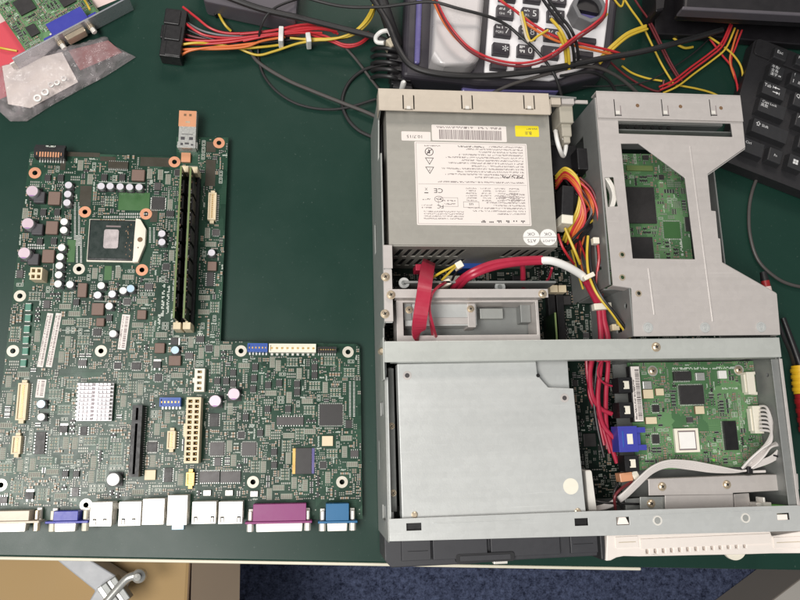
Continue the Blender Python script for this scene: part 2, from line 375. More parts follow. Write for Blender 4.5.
# ------------------------------------------------------------------ circuit board clutter
class Clutter:
    """fills the free places of a board with small soldered parts (into mb) and printed marks (into sk)"""
    def __init__(s, poly, z, mb, sk, seed, g=.5, k=1.0):
        s.z = z; s.k = k; s.mb = mb; s.sk = sk; s.r = random.Random(seed); s.g = g; s.poly = poly
        xs, ys = [p[0] for p in poly], [p[1] for p in poly]
        s.x0, s.y0 = min(xs), min(ys); s.nx = int((max(xs)-s.x0)/g)+1; s.ny = int((max(ys)-s.y0)/g)+1
        s.o = [bytearray(s.nx) for _ in range(s.ny)]
        for j in range(s.ny):
            for i in range(s.nx):
                if not inpoly(s.x0+(i+.5)*g, s.y0+(j+.5)*g, poly): s.o[j][i] = 1
    def cells(s, x, y, w, h):
        g = s.g
        return (max(0, int((x-w/2-s.x0)/g)), min(s.nx-1, int((x+w/2-s.x0)/g)), max(0, int((y-h/2-s.y0)/g)), min(s.ny-1, int((y+h/2-s.y0)/g)))
    def block(s, x, y, w, h):
        a, b, c, d = s.cells(x, y, w, h)
        for j in range(c, d+1):
            for i in range(a, b+1): s.o[j][i] = 1
    def free(s, x, y, w, h):
        g = s.g
        if x-w/2 < s.x0+.6 or y-h/2 < s.y0+.6 or x+w/2 > s.x0+s.nx*g-.6 or y+h/2 > s.y0+s.ny*g-.6: return False
        a, b, c, d = s.cells(x, y, w, h)
        for j in range(c, d+1):
            if any(s.o[j][a:b+1]): return False
        return True
    def put(s, k, x, y, v):
        r = s.r; z = s.z; mb = s.mb; sk = s.sk
        def bx(ax, ay, w, h, z0, z1, m):
            ax, ay, w, h, z1 = ax*s.k, ay*s.k, w*s.k, h*s.k, z1*(.5+.5*s.k)
            if v: ax, ay, w, h = ay, ax, h, w
            mb.cb(x+ax, y+ay, z+z0, z+z1, w, h, m)
        def ln(ax, ay, w, h):
            ax, ay, w, h = ax*s.k, ay*s.k, w*s.k, h*s.k
            if v: ax, ay, w, h = ay, ax, h, w
            sk.add([(x+ax-w/2, y+ay-h/2, z+.03), (x+ax+w/2, y+ay-h/2, z+.03), (x+ax+w/2, y+ay+h/2, z+.03), (x+ax-w/2, y+ay+h/2, z+.03)], [(0, 1, 2, 3)], 'silk')
        if k in ('c2', 'c3', 'r3', 'c5'):
            L, h, t = {'c2': (1.1, .6, .5), 'c3': (1.7, .85, .7), 'r3': (1.7, .85, .5), 'c5': (2.2, 1.3, 1.1)}[k]
            m = {'c2': 'capt', 'c3': s.r.choice(('capt', 'capg', 'capt')), 'r3': 'res', 'c5': 'capt'}[k]
            bx(0, 0, L*.5, h*.96, .03, t, m)
            for q in (-1, 1): bx(q*L*.4, 0, L*.3, h, .02, t*1.04, 'padz')
        elif k == 'sot':
            bx(0, 0, 2.9, 1.4, .1, 1.0, 'chip')
            for q in (-.95, .95): bx(q, -1.0, .5, .8, .02, .35, 'solder')
            bx(0, 1.0, .5, .8, .02, .35, 'solder')
        elif k == 'so8':
            bx(0, 0, 4.9, 3.8, .1, 1.5, s.r.choice(('chip', 'chipg')))
            for i in range(4):
                for q in (-1, 1): bx(-1.9+1.27*i, q*2.35, .45, 1.0, .02, .5, 'solder')
        elif k == 'qfn':
            bx(0, 0, 4.2, 4.2, .05, .95, s.r.choice(('chip', 'chipg', 'chip')))
            for i in range(6):
                for q in (-1, 1):
                    bx(-1.6+.64*i, q*2.3, .3, .55, .02, .2, 'solder'); bx(q*2.3, -1.6+.64*i, .55, .3, .02, .2, 'solder')
        elif k == 'dpak':
            bx(0, 0, 4.6, 4.2, .1, 1.8, 'chip'); bx(0, 2.7, 4.4, 1.4, .02, .5, 'solder')
            for q in (-1.5, 1.5): bx(q, -2.7, .8, 1.4, .02, .5, 'solder')
        elif k == 'arr':
            bx(0, 0, 3.2, 1.4, .05, .6, 'res')
            for i in range(4):
                for q in (-1, 1): bx(-1.2+.8*i, q*.75, .45, .45, .02, .62, 'solder')
        elif k == 'pads':
            for i in range(5): bx(-2.4+1.2*i, 0, .7, 1.1, .01, .08, 'padz')
        elif k == 'via': bx(0, 0, .6, .6, .01, .06, 'padz')
        elif k == 'frame':
            ln(0, .95, 4, .22); ln(0, -.95, 4, .22); ln(1.9, 0, .22, 1.9); ln(-1.9, 0, .22, 1.9)
            for q in (-.9, .9): bx(q, 0, .9, 1.0, .01, .08, 'padz')
        elif k == 'grid':                                            # printed block of small part outlines
            for i in range(4):
                for j in range(2):
                    bx(-2.7+1.8*i, -1.3+2.6*j, 1.2, 1.9, .01, .03, 'silkg'); bx(-2.7+1.8*i, -1.3+2.6*j, .8, .6, .03, .45, r.choice(('capg', 'capt', 'res')))
            ln(0, 2.6, 7.4, .2); ln(0, -2.6, 7.4, .2)
        elif k == 'bank':
            bx(0, 0, 7, 3.2, .01, .03, 'silkg')
            for i in range(6): bx(-2.9+1.16*i, 0, .55, 2.4, .03, .5, 'capg')
        elif k == 'txt':
            a = -1.5
            while a < 1.4:
                w = r.uniform(.3, .55); ln(a+w/2, r.choice((0, .12, -.12)), w*.75, r.choice((.95, .6, .95))); a += w+.08
    SZ = {'c2': (1.5, .95), 'c3': (2.1, 1.2), 'r3': (2.1, 1.2), 'c5': (2.8, 1.8), 'sot': (3.4, 3.2), 'so8': (5.6, 6.2), 'qfn': (5.6, 5.6), 'dpak': (5.2, 7.2), 'arr': (3.8, 2.4),
          'pads': (6.4, 1.7), 'via': (1.2, 1.2), 'frame': (4.6, 2.4), 'grid': (7.8, 5.6), 'bank': (7.4, 3.6), 'txt': (3.5, 1.3)}
    MIX = (('c2', 14), ('c3', 20), ('r3', 20), ('c5', 6), ('sot', 7), ('so8', 3), ('qfn', 2.2), ('dpak', 1.2), ('arr', 7), ('pads', 7), ('via', 7), ('frame', 9), ('txt', 15))
    def fill(s, n, zone=None, mix=None):
        mix = mix or s.MIX; ks = [k for k, _ in mix]; ws = [w for _, w in mix]; r = s.r
        gx, gy = s.nx*s.g, s.ny*s.g
        for _ in range(n):
            k = r.choices(ks, ws)[0]; v = r.random() < .5
            x, y = s.x0+r.random()*gx, s.y0+r.random()*gy
            if zone and not zone(x, y): continue
            w, h = s.SZ[k]; w *= s.k; h *= s.k
            if v: w, h = h, w
            if k in ('so8', 'qfn', 'dpak', 'grid', 'bank'): a, b = 1, 1
            elif k == 'txt': a, b = 1, r.randint(1, 2)
            elif k == 'via': a, b = r.randint(1, 4), r.randint(1, 3)
            else:
                a, b = r.choice(((1, 1), (1, 3), (2, 2), (4, 1), (1, 5), (3, 2), (1, 1), (2, 4)))
            for i in range(a):
                for j in range(b):
                    X, Y = x+i*w*1.02, y+j*h*1.02
                    if s.free(X, Y, w-.3, h-.3): s.put(k, X, Y, v); s.block(X, Y, w-.5, h-.5)

# ------------------------------------------------------------------ desk, floor, boxes under the desk
ed = Vector((*W(640, 567.5, 0), 0))-Vector((*W(0, 556.5, 0), 0)); ea = math.atan2(ed.y, ed.x); e0 = W(0, 556.5, 0); ed.normalize()
desk = thing('desk', 'large work desk with a dark green top and a pale front edge strip', 'desk', (*e0, 0))
def on_edge(px):                                                     # point of the front edge under a photo column
    best = min(((abs(_proj(e0[0]+ed.x*t, e0[1]+ed.y*t)-px), t) for t in range(-500, 1400)), key=lambda q: q[0]); return best[1]
def _proj(x, y, z=0.0):
    c = CROT.transposed() @ Vector((x, y, z-CH)); return 400+CF*c.x/-c.z
mb = MB(ea, (*e0, 0)); mb.box(-900, 0, -26, 1500, 1100, 0, 'desk'); build(mb, 'desktop', desk, bevel=1.2)
tE = on_edge(641)
mb = MB(ea, (*e0, 0)); mb.box(-900, -2.4, -25, tE, -.02, -.3, 'trim'); build(mb, 'edge_strip', desk, bevel=.8)
mb = MB(); mb.box(-2600, -2200, -730, 2600, 2600, -720, 'carpet'); build(mb, 'floor', kind='structure')

# tan cardboard box under the desk (left) and pale box (right)
zt = -230.0
xe = W(191, 580, zt)[0]
bx1 = thing('cardboard_box', 'tan cardboard box on the carpet below the left end of the desk', 'box', (xe-250, -150, -720))
mb = MB(R(-1.5), (xe, -60, 0)); mb.box(-560, -330, -720, 0, 170, zt, 'tand', tm='tan'); build(mb, 'carton', bx1, bevel=4)
mb = MB(); f0, f1 = W(191, 580, zt)[0], W(240, 580, -310)[0]; X_ = Matrix(((1, 0, 0, 0), (0, 0, 1, 0), (0, 1, 0, 0), (0, 0, 0, 1))); mb.X = X_
mb.prism([(f0+.3, zt-3.5), (f0+.3, zt-.2), (f1, -308), (f1-1, -312)], -388, 108, 'tand'); build(mb, 'added_slope', bx1, label='sloped panel added in place of the shaded box side')  # added slope standing in for the shaded box side, tilted to catch light
a, b = W(801, 579, -600), W(772, 601, -600)
an = math.atan2(b[1]-a[1], b[0]-a[0]); 
bx2 = thing('storage_box', 'pale grey box, its shaded side painted dull brown, below the right end of the desk', 'box', (b[0]+150, b[1]-60, -720))
mb = MB(an, (*a, 0)); mb.box(-300, 0, -720, 500, 400, -600, 'paled', tm='pale'); build(mb, 'carton', bx2, bevel=3)

# grey bracket arm with a chrome clamp lying on the tan box
zb = zt+34
br = thing('metal_bracket', 'flat grey metal arm with a chrome clamp lever lying on the tan cardboard box', 'bracket', (*W(100, 580, zb), zt))
mb = MB(); mb.prism(pw([(50, 555), (84, 556), (126, 582), (112, 606), (86, 606), (95, 591)], zb), zt+1, zb, 'grey'); build(mb, 'arm', br, bevel=1.5)
mb = MB()
mb.tube([(*W(104, 604, zb+14), zb+14), (*W(118, 588, zb+16), zb+16), (*W(128, 578, zb+18), zb+18), (*W(138, 575, zb+18), zb+18)], 3.4, 'solder', n=14, r2=4.4)
mb.lathe(*W(139, 576, zb+18), [(0.1, zb+8), (5, zb+9), (7, zb+14), (6.4, zb+20), (3.6, zb+23), (3.4, zb+26), (.1, zb+27)], 'solder', 20)
build(mb, 'clamp_lever', br)
mb = MB(an*0); 
for k in range(4): mb.cb(*W(108+k*4.5, 597-k*3.0, zb+8), zb, zb+12+2*(k % 2), 6.5, 26, 'zinc_d' if k % 2 else 'solder', R(36))
build(mb, 'hinge', br, bevel=1)

# ------------------------------------------------------------------ loose mainboard
ANG = R(-0.97); BZ = 8.0
def loc(x, y): c, n = math.cos(-ANG), math.sin(-ANG); return (x*c-y*n, x*n+y*c)
def L(px, py, z=BZ): return loc(*W(px, py, z))                       # photo point -> board coordinates
board = thing('motherboard', 'bare green circuit board with heatsink, memory and ports lying left of the open computer', 'motherboard', (*W(150, 400, 0), 0))
outline = [L(*p) for p in [(33, 151.5), (176.5, 157), (176.5, 137), (228.5, 137.5), (220.5, 341), (356, 344), (360, 347), (362.5, 519), (-14, 520), (-5, 430), (4, 368), (19, 240), (30, 152.5)]]
HOLES = [(35, 173, 'copper'), (85, 212, 'copper'), (174.5, 162, 'copper'), (219, 143, 'copper'), (146, 214, 'copper'), (142, 270, 'copper'), (79, 269, 'ringz'), (20, 296, 'ringz'),
         (13, 351, 'ringz'), (101, 351, 'ringz'), (241, 351, 'ringz'), (348, 352, 'ringz'), (253, 482, 'ringz'), (342, 482, 'ringz'), (86, 505, 'nickel'), (1, 485, 'nickel')]
mb = MB(ANG); sk = MB(ANG)                                           # sk shares the board mesh
mb.prism(outline, 6.4, BZ, 'pcb', [circ(*L(x, y), 2.0, 14) for x, y, _ in HOLES])
smd = MB(ANG)
CL = Clutter(outline, BZ, smd, mb, 11, .5, 1.25)
for i, (x, y, m) in enumerate(HOLES):
    p = L(x, y); CL.block(*p, 11, 11)
    r = MB(ANG); r._ring(*p, 6.3, BZ+.25, 4.7 if m == 'copper' else 4.5, 2.0, m, 28); build(r, 'mounting_hole_ring', board)
# printed plane patches that stay free of parts
for (x0, y0, x1, y1, m) in [(118, 193, 150, 210, 'mosscu'), (79, 186, 92, 206, 'brownmask'), (60, 153, 100, 156, 'brownmask'), (206, 142, 216, 152, 'brownmask'), (100, 157, 116, 161, 'brownmask'), (205, 160, 216, 186, 'brownmask'), (66, 240, 76, 262, 'mosscu'), (150, 206, 158, 222, 'brownmask'), (222, 160, 227, 235, 'pcb'), (60, 160, 66, 170, 'brownmask'),
                            (26, 262, 34, 290, 'pcb'), (60, 370, 100, 376, 'pcb'), (140, 158, 172, 166, 'brownmask'), (104, 266, 112, 280, 'mosscu'), (156, 284, 172, 320, 'pcb'), (358, 400, 361, 440, 'pcb')]:
    a, b = L(x0, y1), L(x1, y0); 
    if m != 'pcb': mb.sheet(rect(a[0], a[1], b[0], b[1]), BZ+.004, m)
    CL.block((a[0]+b[0])/2, (a[1]+b[1])/2, abs(b[0]-a[0]), abs(b[1]-a[1]))
def comp(name, px, py, w, h, z1, m, z0=None, ang=0, tm=None, taper=0.0, pad=1.0, bevel=0.0, legs=None, ends=None, label=None, parent=None):
    """a soldered part: centre and size in photo pixels, height in mm"""
    sx, sy = mmpx(px, py, BZ+z1); p = L(px, py, BZ+z1); w, h = w*sx, h*sy
    q = MB(ANG); q.cb(*p, BZ+.1, BZ+z1, w, h, m, ang, taper, tm)
    if legs:
        n, both = legs; 
        if 'v' in both:
            for i in range(n):
                for s in (-1, 1): q.cb(p[0]+s*(w/2+.5), p[1]-h/2+h*(i+.5)/n, BZ+.05, BZ+.45, 1.2, h/n*.5, 'solder')
        if 'h' in both:
            for i in range(n):
                for s in (-1, 1): q.cb(p[0]-w/2+w*(i+.5)/n, p[1]+s*(h/2+.5), BZ+.05, BZ+.45, w/n*.5, 1.2, 'solder')
    if ends:
        for s in (-1, 1):
            if ends == 'h': q.cb(p[0]+s*w*.42, p[1], BZ+.08, BZ+z1*1.02, w*.18, h*1.02, 'solder')
            else: q.cb(p[0], p[1]+s*h*.42, BZ+.08, BZ+z1*1.02, w*1.02, h*.18, 'solder')
    CL.block(*p, w+pad*2, h+pad*2)
    return build(q, name, parent or board, bevel=bevel, label=label), p, w, h

# electrolytic capacitors: one of each kind, then copies
def capacitor(kind, px, py):
    r, h, top = {'s': (2.9, 6, 'pinkw'), 'w': (2.9, 6, 'white'), 'b': (3.1, 6, 'bluecap'), 'p': (4.6, 9, 'pink'), 'W': (4.8, 9, 'white')}[kind]
    p = L(px, py, BZ+h); CL.block(*p, r*2.3, r*2.3)
    if kind not in CAPS:
        q = MB(ANG); q.cb(*p, BZ+.1, BZ+1.2, r*2.15, r*2.15, 'black', 0)
        for s in (-1, 1): q.cb(p[0]+s*r*1.2, p[1], BZ+.05, BZ+.3, 1.2, 1.0, 'solder')
        q.lathe(*p, [(r*.96, BZ+1.2), (r, BZ+1.5), (r, BZ+2), (r*.93, BZ+2.3), (r, BZ+2.6), (r, BZ+h-.35), (r*.93, BZ+h)], 'can', 26, tm=top)
        if kind in 'p':                                              # coloured mark on the edge of the top
            a = [(p[0]+r*.9*math.cos(R(t)), p[1]+r*.9*math.sin(R(t))) for t in range(235, 306, 10)]
            q.prism(a, BZ+h, BZ+h+.05, 'purplemark')
        o = build(q, 'capacitor', board, sharp=50); CAPS[kind] = (o, p)
    else:
        o, p0 = CAPS[kind]; c, n = math.cos(ANG), math.sin(ANG); dx, dy = p[0]-p0[0], p[1]-p0[1]
        w0 = WL[o]; dup(o, (w0.x+dx*c-dy*n, w0.y+dx*n+dy*c, w0.z), board)
CAPS = {}
for k, pts in {'s': [(101, 186), (110, 186), (120, 186.5), (129.5, 187), (139, 187), (68.4, 185), (67.6, 194), (66.8, 202.6), (161.8, 233.5), (161.8, 242), (97.5, 295), (112, 294), (211.5, 252.6)],
               'w': [(64, 221.6), (63.6, 230), (61.5, 247.5), (60, 256.7), (59.2, 265.5), (58.5, 274.7), (57.8, 283.8), (69.8, 284.4), (101, 285.5), (109, 306), (112.7, 333.6), (41, 417), (123, 290.5)],
               'b': [(130.5, 288.5), (41, 404), (175, 350)], 'p': [(32, 191), (27.6, 223.4), (24, 253), (215, 401), (233.7, 394)], 'W': [(113, 479.5)]}.items():
    for x, y in pts: capacitor(k, x, y)
# power chokes
for x, y, w, h in [(54, 198, 12, 13), (51.6, 227.5, 12, 13), (48, 256, 12, 13), (82, 290, 9, 14), (97.5, 309, 12, 12), (138, 175, 13, 11), (174.6, 360.5, 12, 10), (159.5, 348, 10, 10), (141.5, 314.5, 9, 9), (212, 266, 9, 9), (100, 322, 8, 8)]:
    comp('power_choke', x, y, w, h, 3.6, 'choke', bevel=.5)
for x, y in [(39, 197), (37, 229), (33, 259)]: comp('power_choke', x, y, 11, 11, 5, 'ferrite', bevel=.6)
# teal ferrite inductors along the left edge
for x, y in [(28, 307), (27.5, 318), (26.5, 329), (25.5, 340), (25, 351), (23, 363)]: comp('ferrite_bead', x, y, 6, 8, 2.6, 'teal', bevel=.5, ends='v')
# chips
for x, y, w, h in [(331, 414.7, 23, 21), (249, 449, 14, 13), (217, 449, 14, 13), (152, 447, 10, 10), (158, 203, 13, 12), (136, 366, 9, 7), (158, 377.5, 7, 7), (97, 332, 8, 7)]:
    comp('chip', x, y, w, h, 1.5, 'chip' if w != 14 else 'chipg', legs=(max(6, int(w*.8)), 'vh'), bevel=.15)
for x, y, w, h, m in [(118, 165, 20, 7, 'brownmask'), (290, 421, 27, 8, 'chipg'), (209.6, 477, 20, 11, 'chipg'), (230.5, 477, 20, 11, 'chipg')]: comp('chip', x, y, w, h, 1.6, m, legs=(10, 'h'), bevel=.15)
for x, y, w, h in [(214, 420, 9, 13), (210, 279, 7, 14), (40, 443, 10, 22), (168, 475, 8, 14)]: comp('chip', x, y, w, h, 1.6, 'chip', legs=(7, 'v'), bevel=.15)
o, p, w, h = comp('chip', 303.5, 461, 16, 26, 1.8, 'chip', legs=(18, 'v'), bevel=.15)
q = MB(ANG); q.cb(p[0]-w/2-1.2, p[1], BZ+.2, BZ+1.0, 2.2, h*.98, 'gold'); q.cb(p[0]+w/2+1.2, p[1], BZ+.2, BZ+1.0, 2.0, h*.98, 'violet'); build(q, 'pin_row', o)  # right row tinted violet, the reflection painted onto its leads
# power transistors
for x, y in [(47.5, 177.5), (60.5, 177.5), (43, 212), (57, 212), (39.5, 241.5), (53.5, 241), (104, 177), (122, 177), (76, 302), (65, 474), (76, 474), (217, 381), (226, 381), (233, 372.5), (233, 383.5), (245.5, 417), (255, 367), (254, 378),
             (253, 389), (314.5, 367), (314.5, 375), (297, 384), (297, 392), (267.5, 409), (288, 409), (260, 433), (274, 452), (274, 465), (268, 385), (279, 383), (109, 318)]:
    comp('transistor', x, y, 6, 6, 1.9, 'chip', legs=(3, 'h'), bevel=.2)
for x, y in [(150, 475, ), (327.5, 441)]: comp('tantalum_capacitor', x, y, 11, 10, 2.6, 'cream', bevel=.3)
# bar code labels stuck on the board
for i, (x, y, w, h, a) in enumerate([(45.3, 340, 6, 54, -6), (54, 340, 6, 54, -6), (124, 332, 8, 35, -4), (41, 388.5, 9, 18, -3)]):
    sx, sy = mmpx(x, y, BZ); p = L(x, y); w, h = w*sx, h*sy; CL.block(*p, w+3, h+1)
    X = Matrix.Rotation(ANG, 4, 'Z') @ Matrix.Translation((*p, 0)) @ Matrix.Rotation(R(a), 4, 'Z')
    q = MB(mtx=X); q.box(-w/2, -h/2, BZ+.1, w/2, h/2, BZ+.3, 'paper')
    y0 = -h/2+1.5
    rg = random.Random(i+3)
    while y0 < h/2-1.5:
        t = rg.uniform(.25, .9); q.box(-w*.02, y0, BZ+.3, w*.34, y0+t, BZ+.33, 'inkl'); y0 += t+rg.uniform(.3, .8)
    q.fineprint(-w*.3, -h/2+1.5, BZ+.32, h-3, 1.0, 'inkl', R(90), rg)
    build(q, 'barcode_label', board)

# processor in its socket
z = 4.2
p0, p1 = L(90, 219.5, BZ+z), L(134.5, 260.5, BZ+z)
q = MB(ANG); fr = rect(p0[0]-1, p1[1]-1, p1[0]+2, p0[1]+1)
q.prism(fr, BZ+.1, BZ+2.2, 'ivory'); q.box(p0[0], p1[1], BZ+2.2, p1[0], p0[1], BZ+z, 'black')
hd = pw([(136, 218.5), (140.5, 219.5), (146, 229), (145, 245), (138, 262), (132.5, 262.5), (134, 240)], BZ+z)
q.prism([loc(*t) for t in hd], BZ+.1, BZ+z+.6, 'ivory'); q.cyl(*L(140, 239.5, BZ+5), BZ+4.8, BZ+5.2, 2.0, 'creamd', 16); q.cyl(*L(138, 247.5, BZ+5), BZ+4.8, BZ+5.0, .6, 'creamd', 10)
for k in range(9): q.cb(p0[0]+8+k*2.2, p0[1]+.3, BZ+2, BZ+3.2, 1.2, .8, 'gold')
sock = build(q, 'processor_socket', board, bevel=.25)
CL.block((p0[0]+p1[0])/2+4, (p0[1]+p1[1])/2, p1[0]-p0[0]+14, p0[1]-p1[1]+6)
q = MB(ANG); q.box(p0[0]+1.2, p1[1]+1.2, BZ+z, p1[0]-1.2, p0[1]-1.2, BZ+z+.9, 'sub')
d0, d1 = L(103, 248, BZ+6), L(119, 229.5, BZ+6); zz = BZ+z+.9
q.prism(rrect(d0[0], d0[1], d1[0], d1[1], 1.6), zz, zz+.8, 'die')
q.box(d0[0]+1, d1[1]+2.0, zz, d1[0]+1, d1[1]+3.4, zz+.05, 'inkl')
rg = random.Random(5)
for k in range(26): q.cb(p1[0]-rg.uniform(3, 8), rg.uniform(p1[1]+3, p0[1]-3), zz, zz+.4, .5, 1.0, rg.choice(('capt', 'res')))
build(q, 'processor', sock)

# pin fin heatsink
z = 15
p0, p1 = L(76, 421, BZ+4), L(114, 383, BZ+4); w, h = p1[0]-p0[0], p1[1]-p0[1]
q = MB(ANG); q.box(p0[0], p0[1], BZ+2, p1[0], p1[1], BZ+4, 'hs')
for i in range(9):
    for j in range(10):
        if i == 4: continue
        x = p0[0]+w*(i+.5)/9+(.5 if i < 4 else -.5); y = p0[1]+h*(j+.5)/10
        q.cb(x, y, BZ+4, BZ+z-5, w/9*.88, h/10*.66, 'hs', 0, .1)
CL.block((p0[0]+p1[0])/2, (p0[1]+p1[1])/2, w+2, h+2)
build(q, 'heatsink', board, bevel=.15, seg=1)

# memory modules upright in their slots
for i, (bx, tx, ty, bx2) in enumerate([(185.5, 180.2, 166, 177.5), (194.8, 190.0, 167, 187.0)]):
    a, b = L(tx, ty, BZ+32), L(tx-5.8, 318, BZ+32); x = (a[0]+b[0])/2; y0, y1 = b[1], a[1]
    q = MB(ANG); 
    for s in (-1, 1): q.box(x+(.9 if s > 0 else -3.4), y0-1, BZ+.1, x+(3.4 if s > 0 else -.9), y1+1, BZ+8, 'black')
    q.box(x-3.4, y0-2, BZ+.1, x+3.4, y1+2, BZ+2, 'black')
    sl = build(q, 'memory_slot', board, bevel=.3); CL.block(x, (y0+y1)/2, 8.5, y1-y0+14)
    for ya, s in ((y1+3.4, 1), (y0-3.4, -1)):
        q = MB(ANG); q.box(x-3.2, ya-3, BZ+.1, x+3.2, ya+3, BZ+17, 'cream', .3); q.box(x-1.0, ya-2.9*s-.6, BZ+17, x+1.0, ya-2.9*s+.6, BZ+17.8, 'cream'); build(q, 'latch', sl, bevel=.5)
    q = MB(ANG); q.box(x-.7, y0, BZ+3, x+.7, y1, BZ+32, 'ram', tm='ramedge')
    for k in range(8):
        yc = y0+8+(y1-y0-16)*(k+.5)/8
        for s in (-1, 1): q.box(x+(.7 if s > 0 else -2.0), yc-5.2, BZ+11, x+(2.0 if s > 0 else -.7), yc+5.2, BZ+26, 'chip')
    rg = random.Random(i)
    for k in range(60): yc = rg.uniform(y0+3, y1-3); zc = BZ+rg.choice((9.3, 28.5, 30)); q.box(x+.7, yc-.5, zc, x+1.2, yc+.5, zc+.6, rg.choice(('capt', 'solder')))
    build(q, 'memory_module', board)

# sockets and plugs
def socket(px, py, w, h, z1, m, cols, rows, name, hole='creamd', hs=.62, label=None, ang=0.0, axis='v'):
    sx, sy = mmpx(px, py, BZ+z1); p = L(px, py, BZ+z1); w, h = w*sx, h*sy
    hl = []
    for i in range(cols):
        for j in range(rows):
            cx, cy = p[0]-w*.46+w*.92*(i+.5)/cols, p[1]-h*.48+h*.96*(j+.5)/rows; a, b = w*.92/cols*hs/2, h*.96/rows*hs/2
            hl.append(rect(cx-a, cy-b, cx+a, cy+b))
    q = MB(ANG); q.prism(rect(p[0]-w/2, p[1]-h/2, p[0]+w/2, p[1]+h/2), BZ+2, BZ+z1, m, hl); q.box(p[0]-w/2+.02, p[1]-h/2+.02, BZ+.1, p[0]+w/2-.02, p[1]+h/2-.02, BZ+2, m, tm=hole)
    for r_ in hl:
        cx, cy = (r_[0][0]+r_[2][0])/2, (r_[0][1]+r_[2][1])/2; q.cb(cx, cy, BZ+2, BZ+z1-4 if z1 > 7 else BZ+z1-1, .7, .7, 'gold')
    if axis == 'v': q.box(p[0]-w/2-1.6, p[1]-h*.1, BZ+.1, p[0]-w/2-.02, p[1]+h*.1, BZ+z1-2, m)
    CL.block(*p, w+2, h+2)
    return build(q, name, board, label=label)
socket(192.5, 430, 14.5, 66, 12.5, 'cream', 2, 12, 'power_socket', label='long cream power socket with two rows of square holes')
socket(36, 273.5, 12, 12, 12.5, 'cream', 2, 2, 'power_socket', label='small cream power socket with four square holes')
socket(199.4, 380, 10, 23, 8, 'ivory', 1, 4, 'fan_header', 'cream', .5)
# PCI express slot
p0, p1 = L(140, 405, BZ+11), L(130.8, 477, BZ+11); x0 = (p0[0]+p1[0])/2
q = MB(ANG); q.prism(rect(x0-3.6, p1[1], x0+3.6, p0[1]), BZ+1.5, BZ+11, 'black', [rect(x0-.9, p1[1]+2, x0+.9, p1[1]+39), rect(x0-.9, p1[1]+41.5, x0+.9, p0[1]-2)])
q.box(x0-3.58, p1[1]+.02, BZ+.1, x0+3.58, p0[1]-.02, BZ+1.5, 'black')
for k in range(30): 
    for s in (-1, 1): q.cb(x0+s*4.2, p1[1]+1.5+k*(p0[1]-p1[1]-3)/29, BZ+.05, BZ+.5, 1.1, .8, 'solder')
build(q, 'expansion_slot', board); CL.block(x0, (p0[1]+p1[1])/2, 10, p0[1]-p1[1]+2)
def shroud(name, px, py, w, h, z1, m, n, label=None, pinm='gold', tm=None):
    """small shrouded header with a pin row and solder feet"""
    sx, sy = mmpx(px, py, BZ+z1); p = L(px, py, BZ+z1); w, h = w*sx, h*sy
    q = MB(ANG); t = 1.0; v = h > w
    q.prism(rect(p[0]-w/2, p[1]-h/2, p[0]+w/2, p[1]+h/2), BZ+1, BZ+z1, m, [rect(p[0]-w/2+t, p[1]-h/2+t, p[0]+w/2-t, p[1]+h/2-t)])
    q.box(p[0]-w/2+.02, p[1]-h/2+.02, BZ+.1, p[0]+w/2-.02, p[1]+h/2-.02, BZ+max(1, z1-1.3), tm or m)
    for k in range(n):
        f = (k+.5)/n
        if v: q.cb(p[0]+w/2+.8, p[1]-h/2+h*f, BZ+.05, BZ+.5, 1.8, h/n*.45, 'solder'); q.cb(p[0], p[1]-h/2+h*f, BZ+z1-1.4, BZ+z1-.7, w*.2, h/n*.4, pinm)
        else: q.cb(p[0]-w/2+w*f, p[1]-h/2-.8, BZ+.05, BZ+.5, w/n*.45, 1.8, 'solder'); q.cb(p[0]-w/2+w*f, p[1], BZ+z1-1.4, BZ+z1-.7, w/n*.4, h*.2, pinm)
    if v:
        for s in (-1, 1): q.cb(p[0], p[1]+s*(h/2+1.2), BZ+.1, BZ+z1*.6, w*.5, 2.4, m)
    CL.block(*p, w+5, h+4)
    return build(q, name, board, label=label)
shroud('ribbon_connector', 21.7, 401.5, 10, 37, 5, 'cream', 20); shroud('ribbon_connector', 16, 445, 9, 18, 5, 'cream', 9); shroud('ribbon_connector', 212, 206, 8, 27, 5, 'cream', 14)
shroud('pin_header', 171, 440, 8, 18, 6, 'cream', 7); shroud('pin_header', 190, 479, 8, 13, 6, 'gold', 5); shroud('pin_header', 292.5, 348, 47, 8.5, 8, 'ivory', 9, label='long ivory pin header')
shroud('sata_socket', 170, 402, 21, 9, 7, 'blue', 6, label='blue socket', tm='blue'); shroud('sata_socket', 257.5, 347.5, 20, 8.5, 8, 'blue', 6, label='blue socket', tm='blue')
shroud('pin_header', 327, 349.5, 19, 5.5, 8, 'black', 8, label='black pin header')
# black edge header with orange contacts at the upper left corner
p = L(49, 153, BZ+8); q = MB(ANG); q.box(p[0]-11.5, p[1]-3.5, BZ+.1, p[0]+11.5, p[1]+5, BZ+8, 'black'); q.box(p[0]-11.5, p[1]+5, BZ+3, p[0]+11.5, p[1]+7.5, BZ+6, 'black')
for k in range(8): q.box(p[0]-7.2+k*2, p[1]-3.4, BZ+8, p[0]-6.1+k*2, p[1]+.8, BZ+8.15, 'kapton')
for k in (-9.5, 9.0): q.box(p[0]+k, p[1]-2, BZ+8, p[0]+k+.6, p[1]+.4, BZ+8.15, 'kapton')
for k in range(10): q.cb(p[0]-9+k*2, p[1]-4.2, BZ+.1, BZ+.6, .9, 2, 'solder')
q.fineprint(p[0]-3.5, p[1]+6.2, BZ+6.05, 7, 1.8, 'silk'); build(q, 'edge_header', board); CL.block(*p, 27, 14)
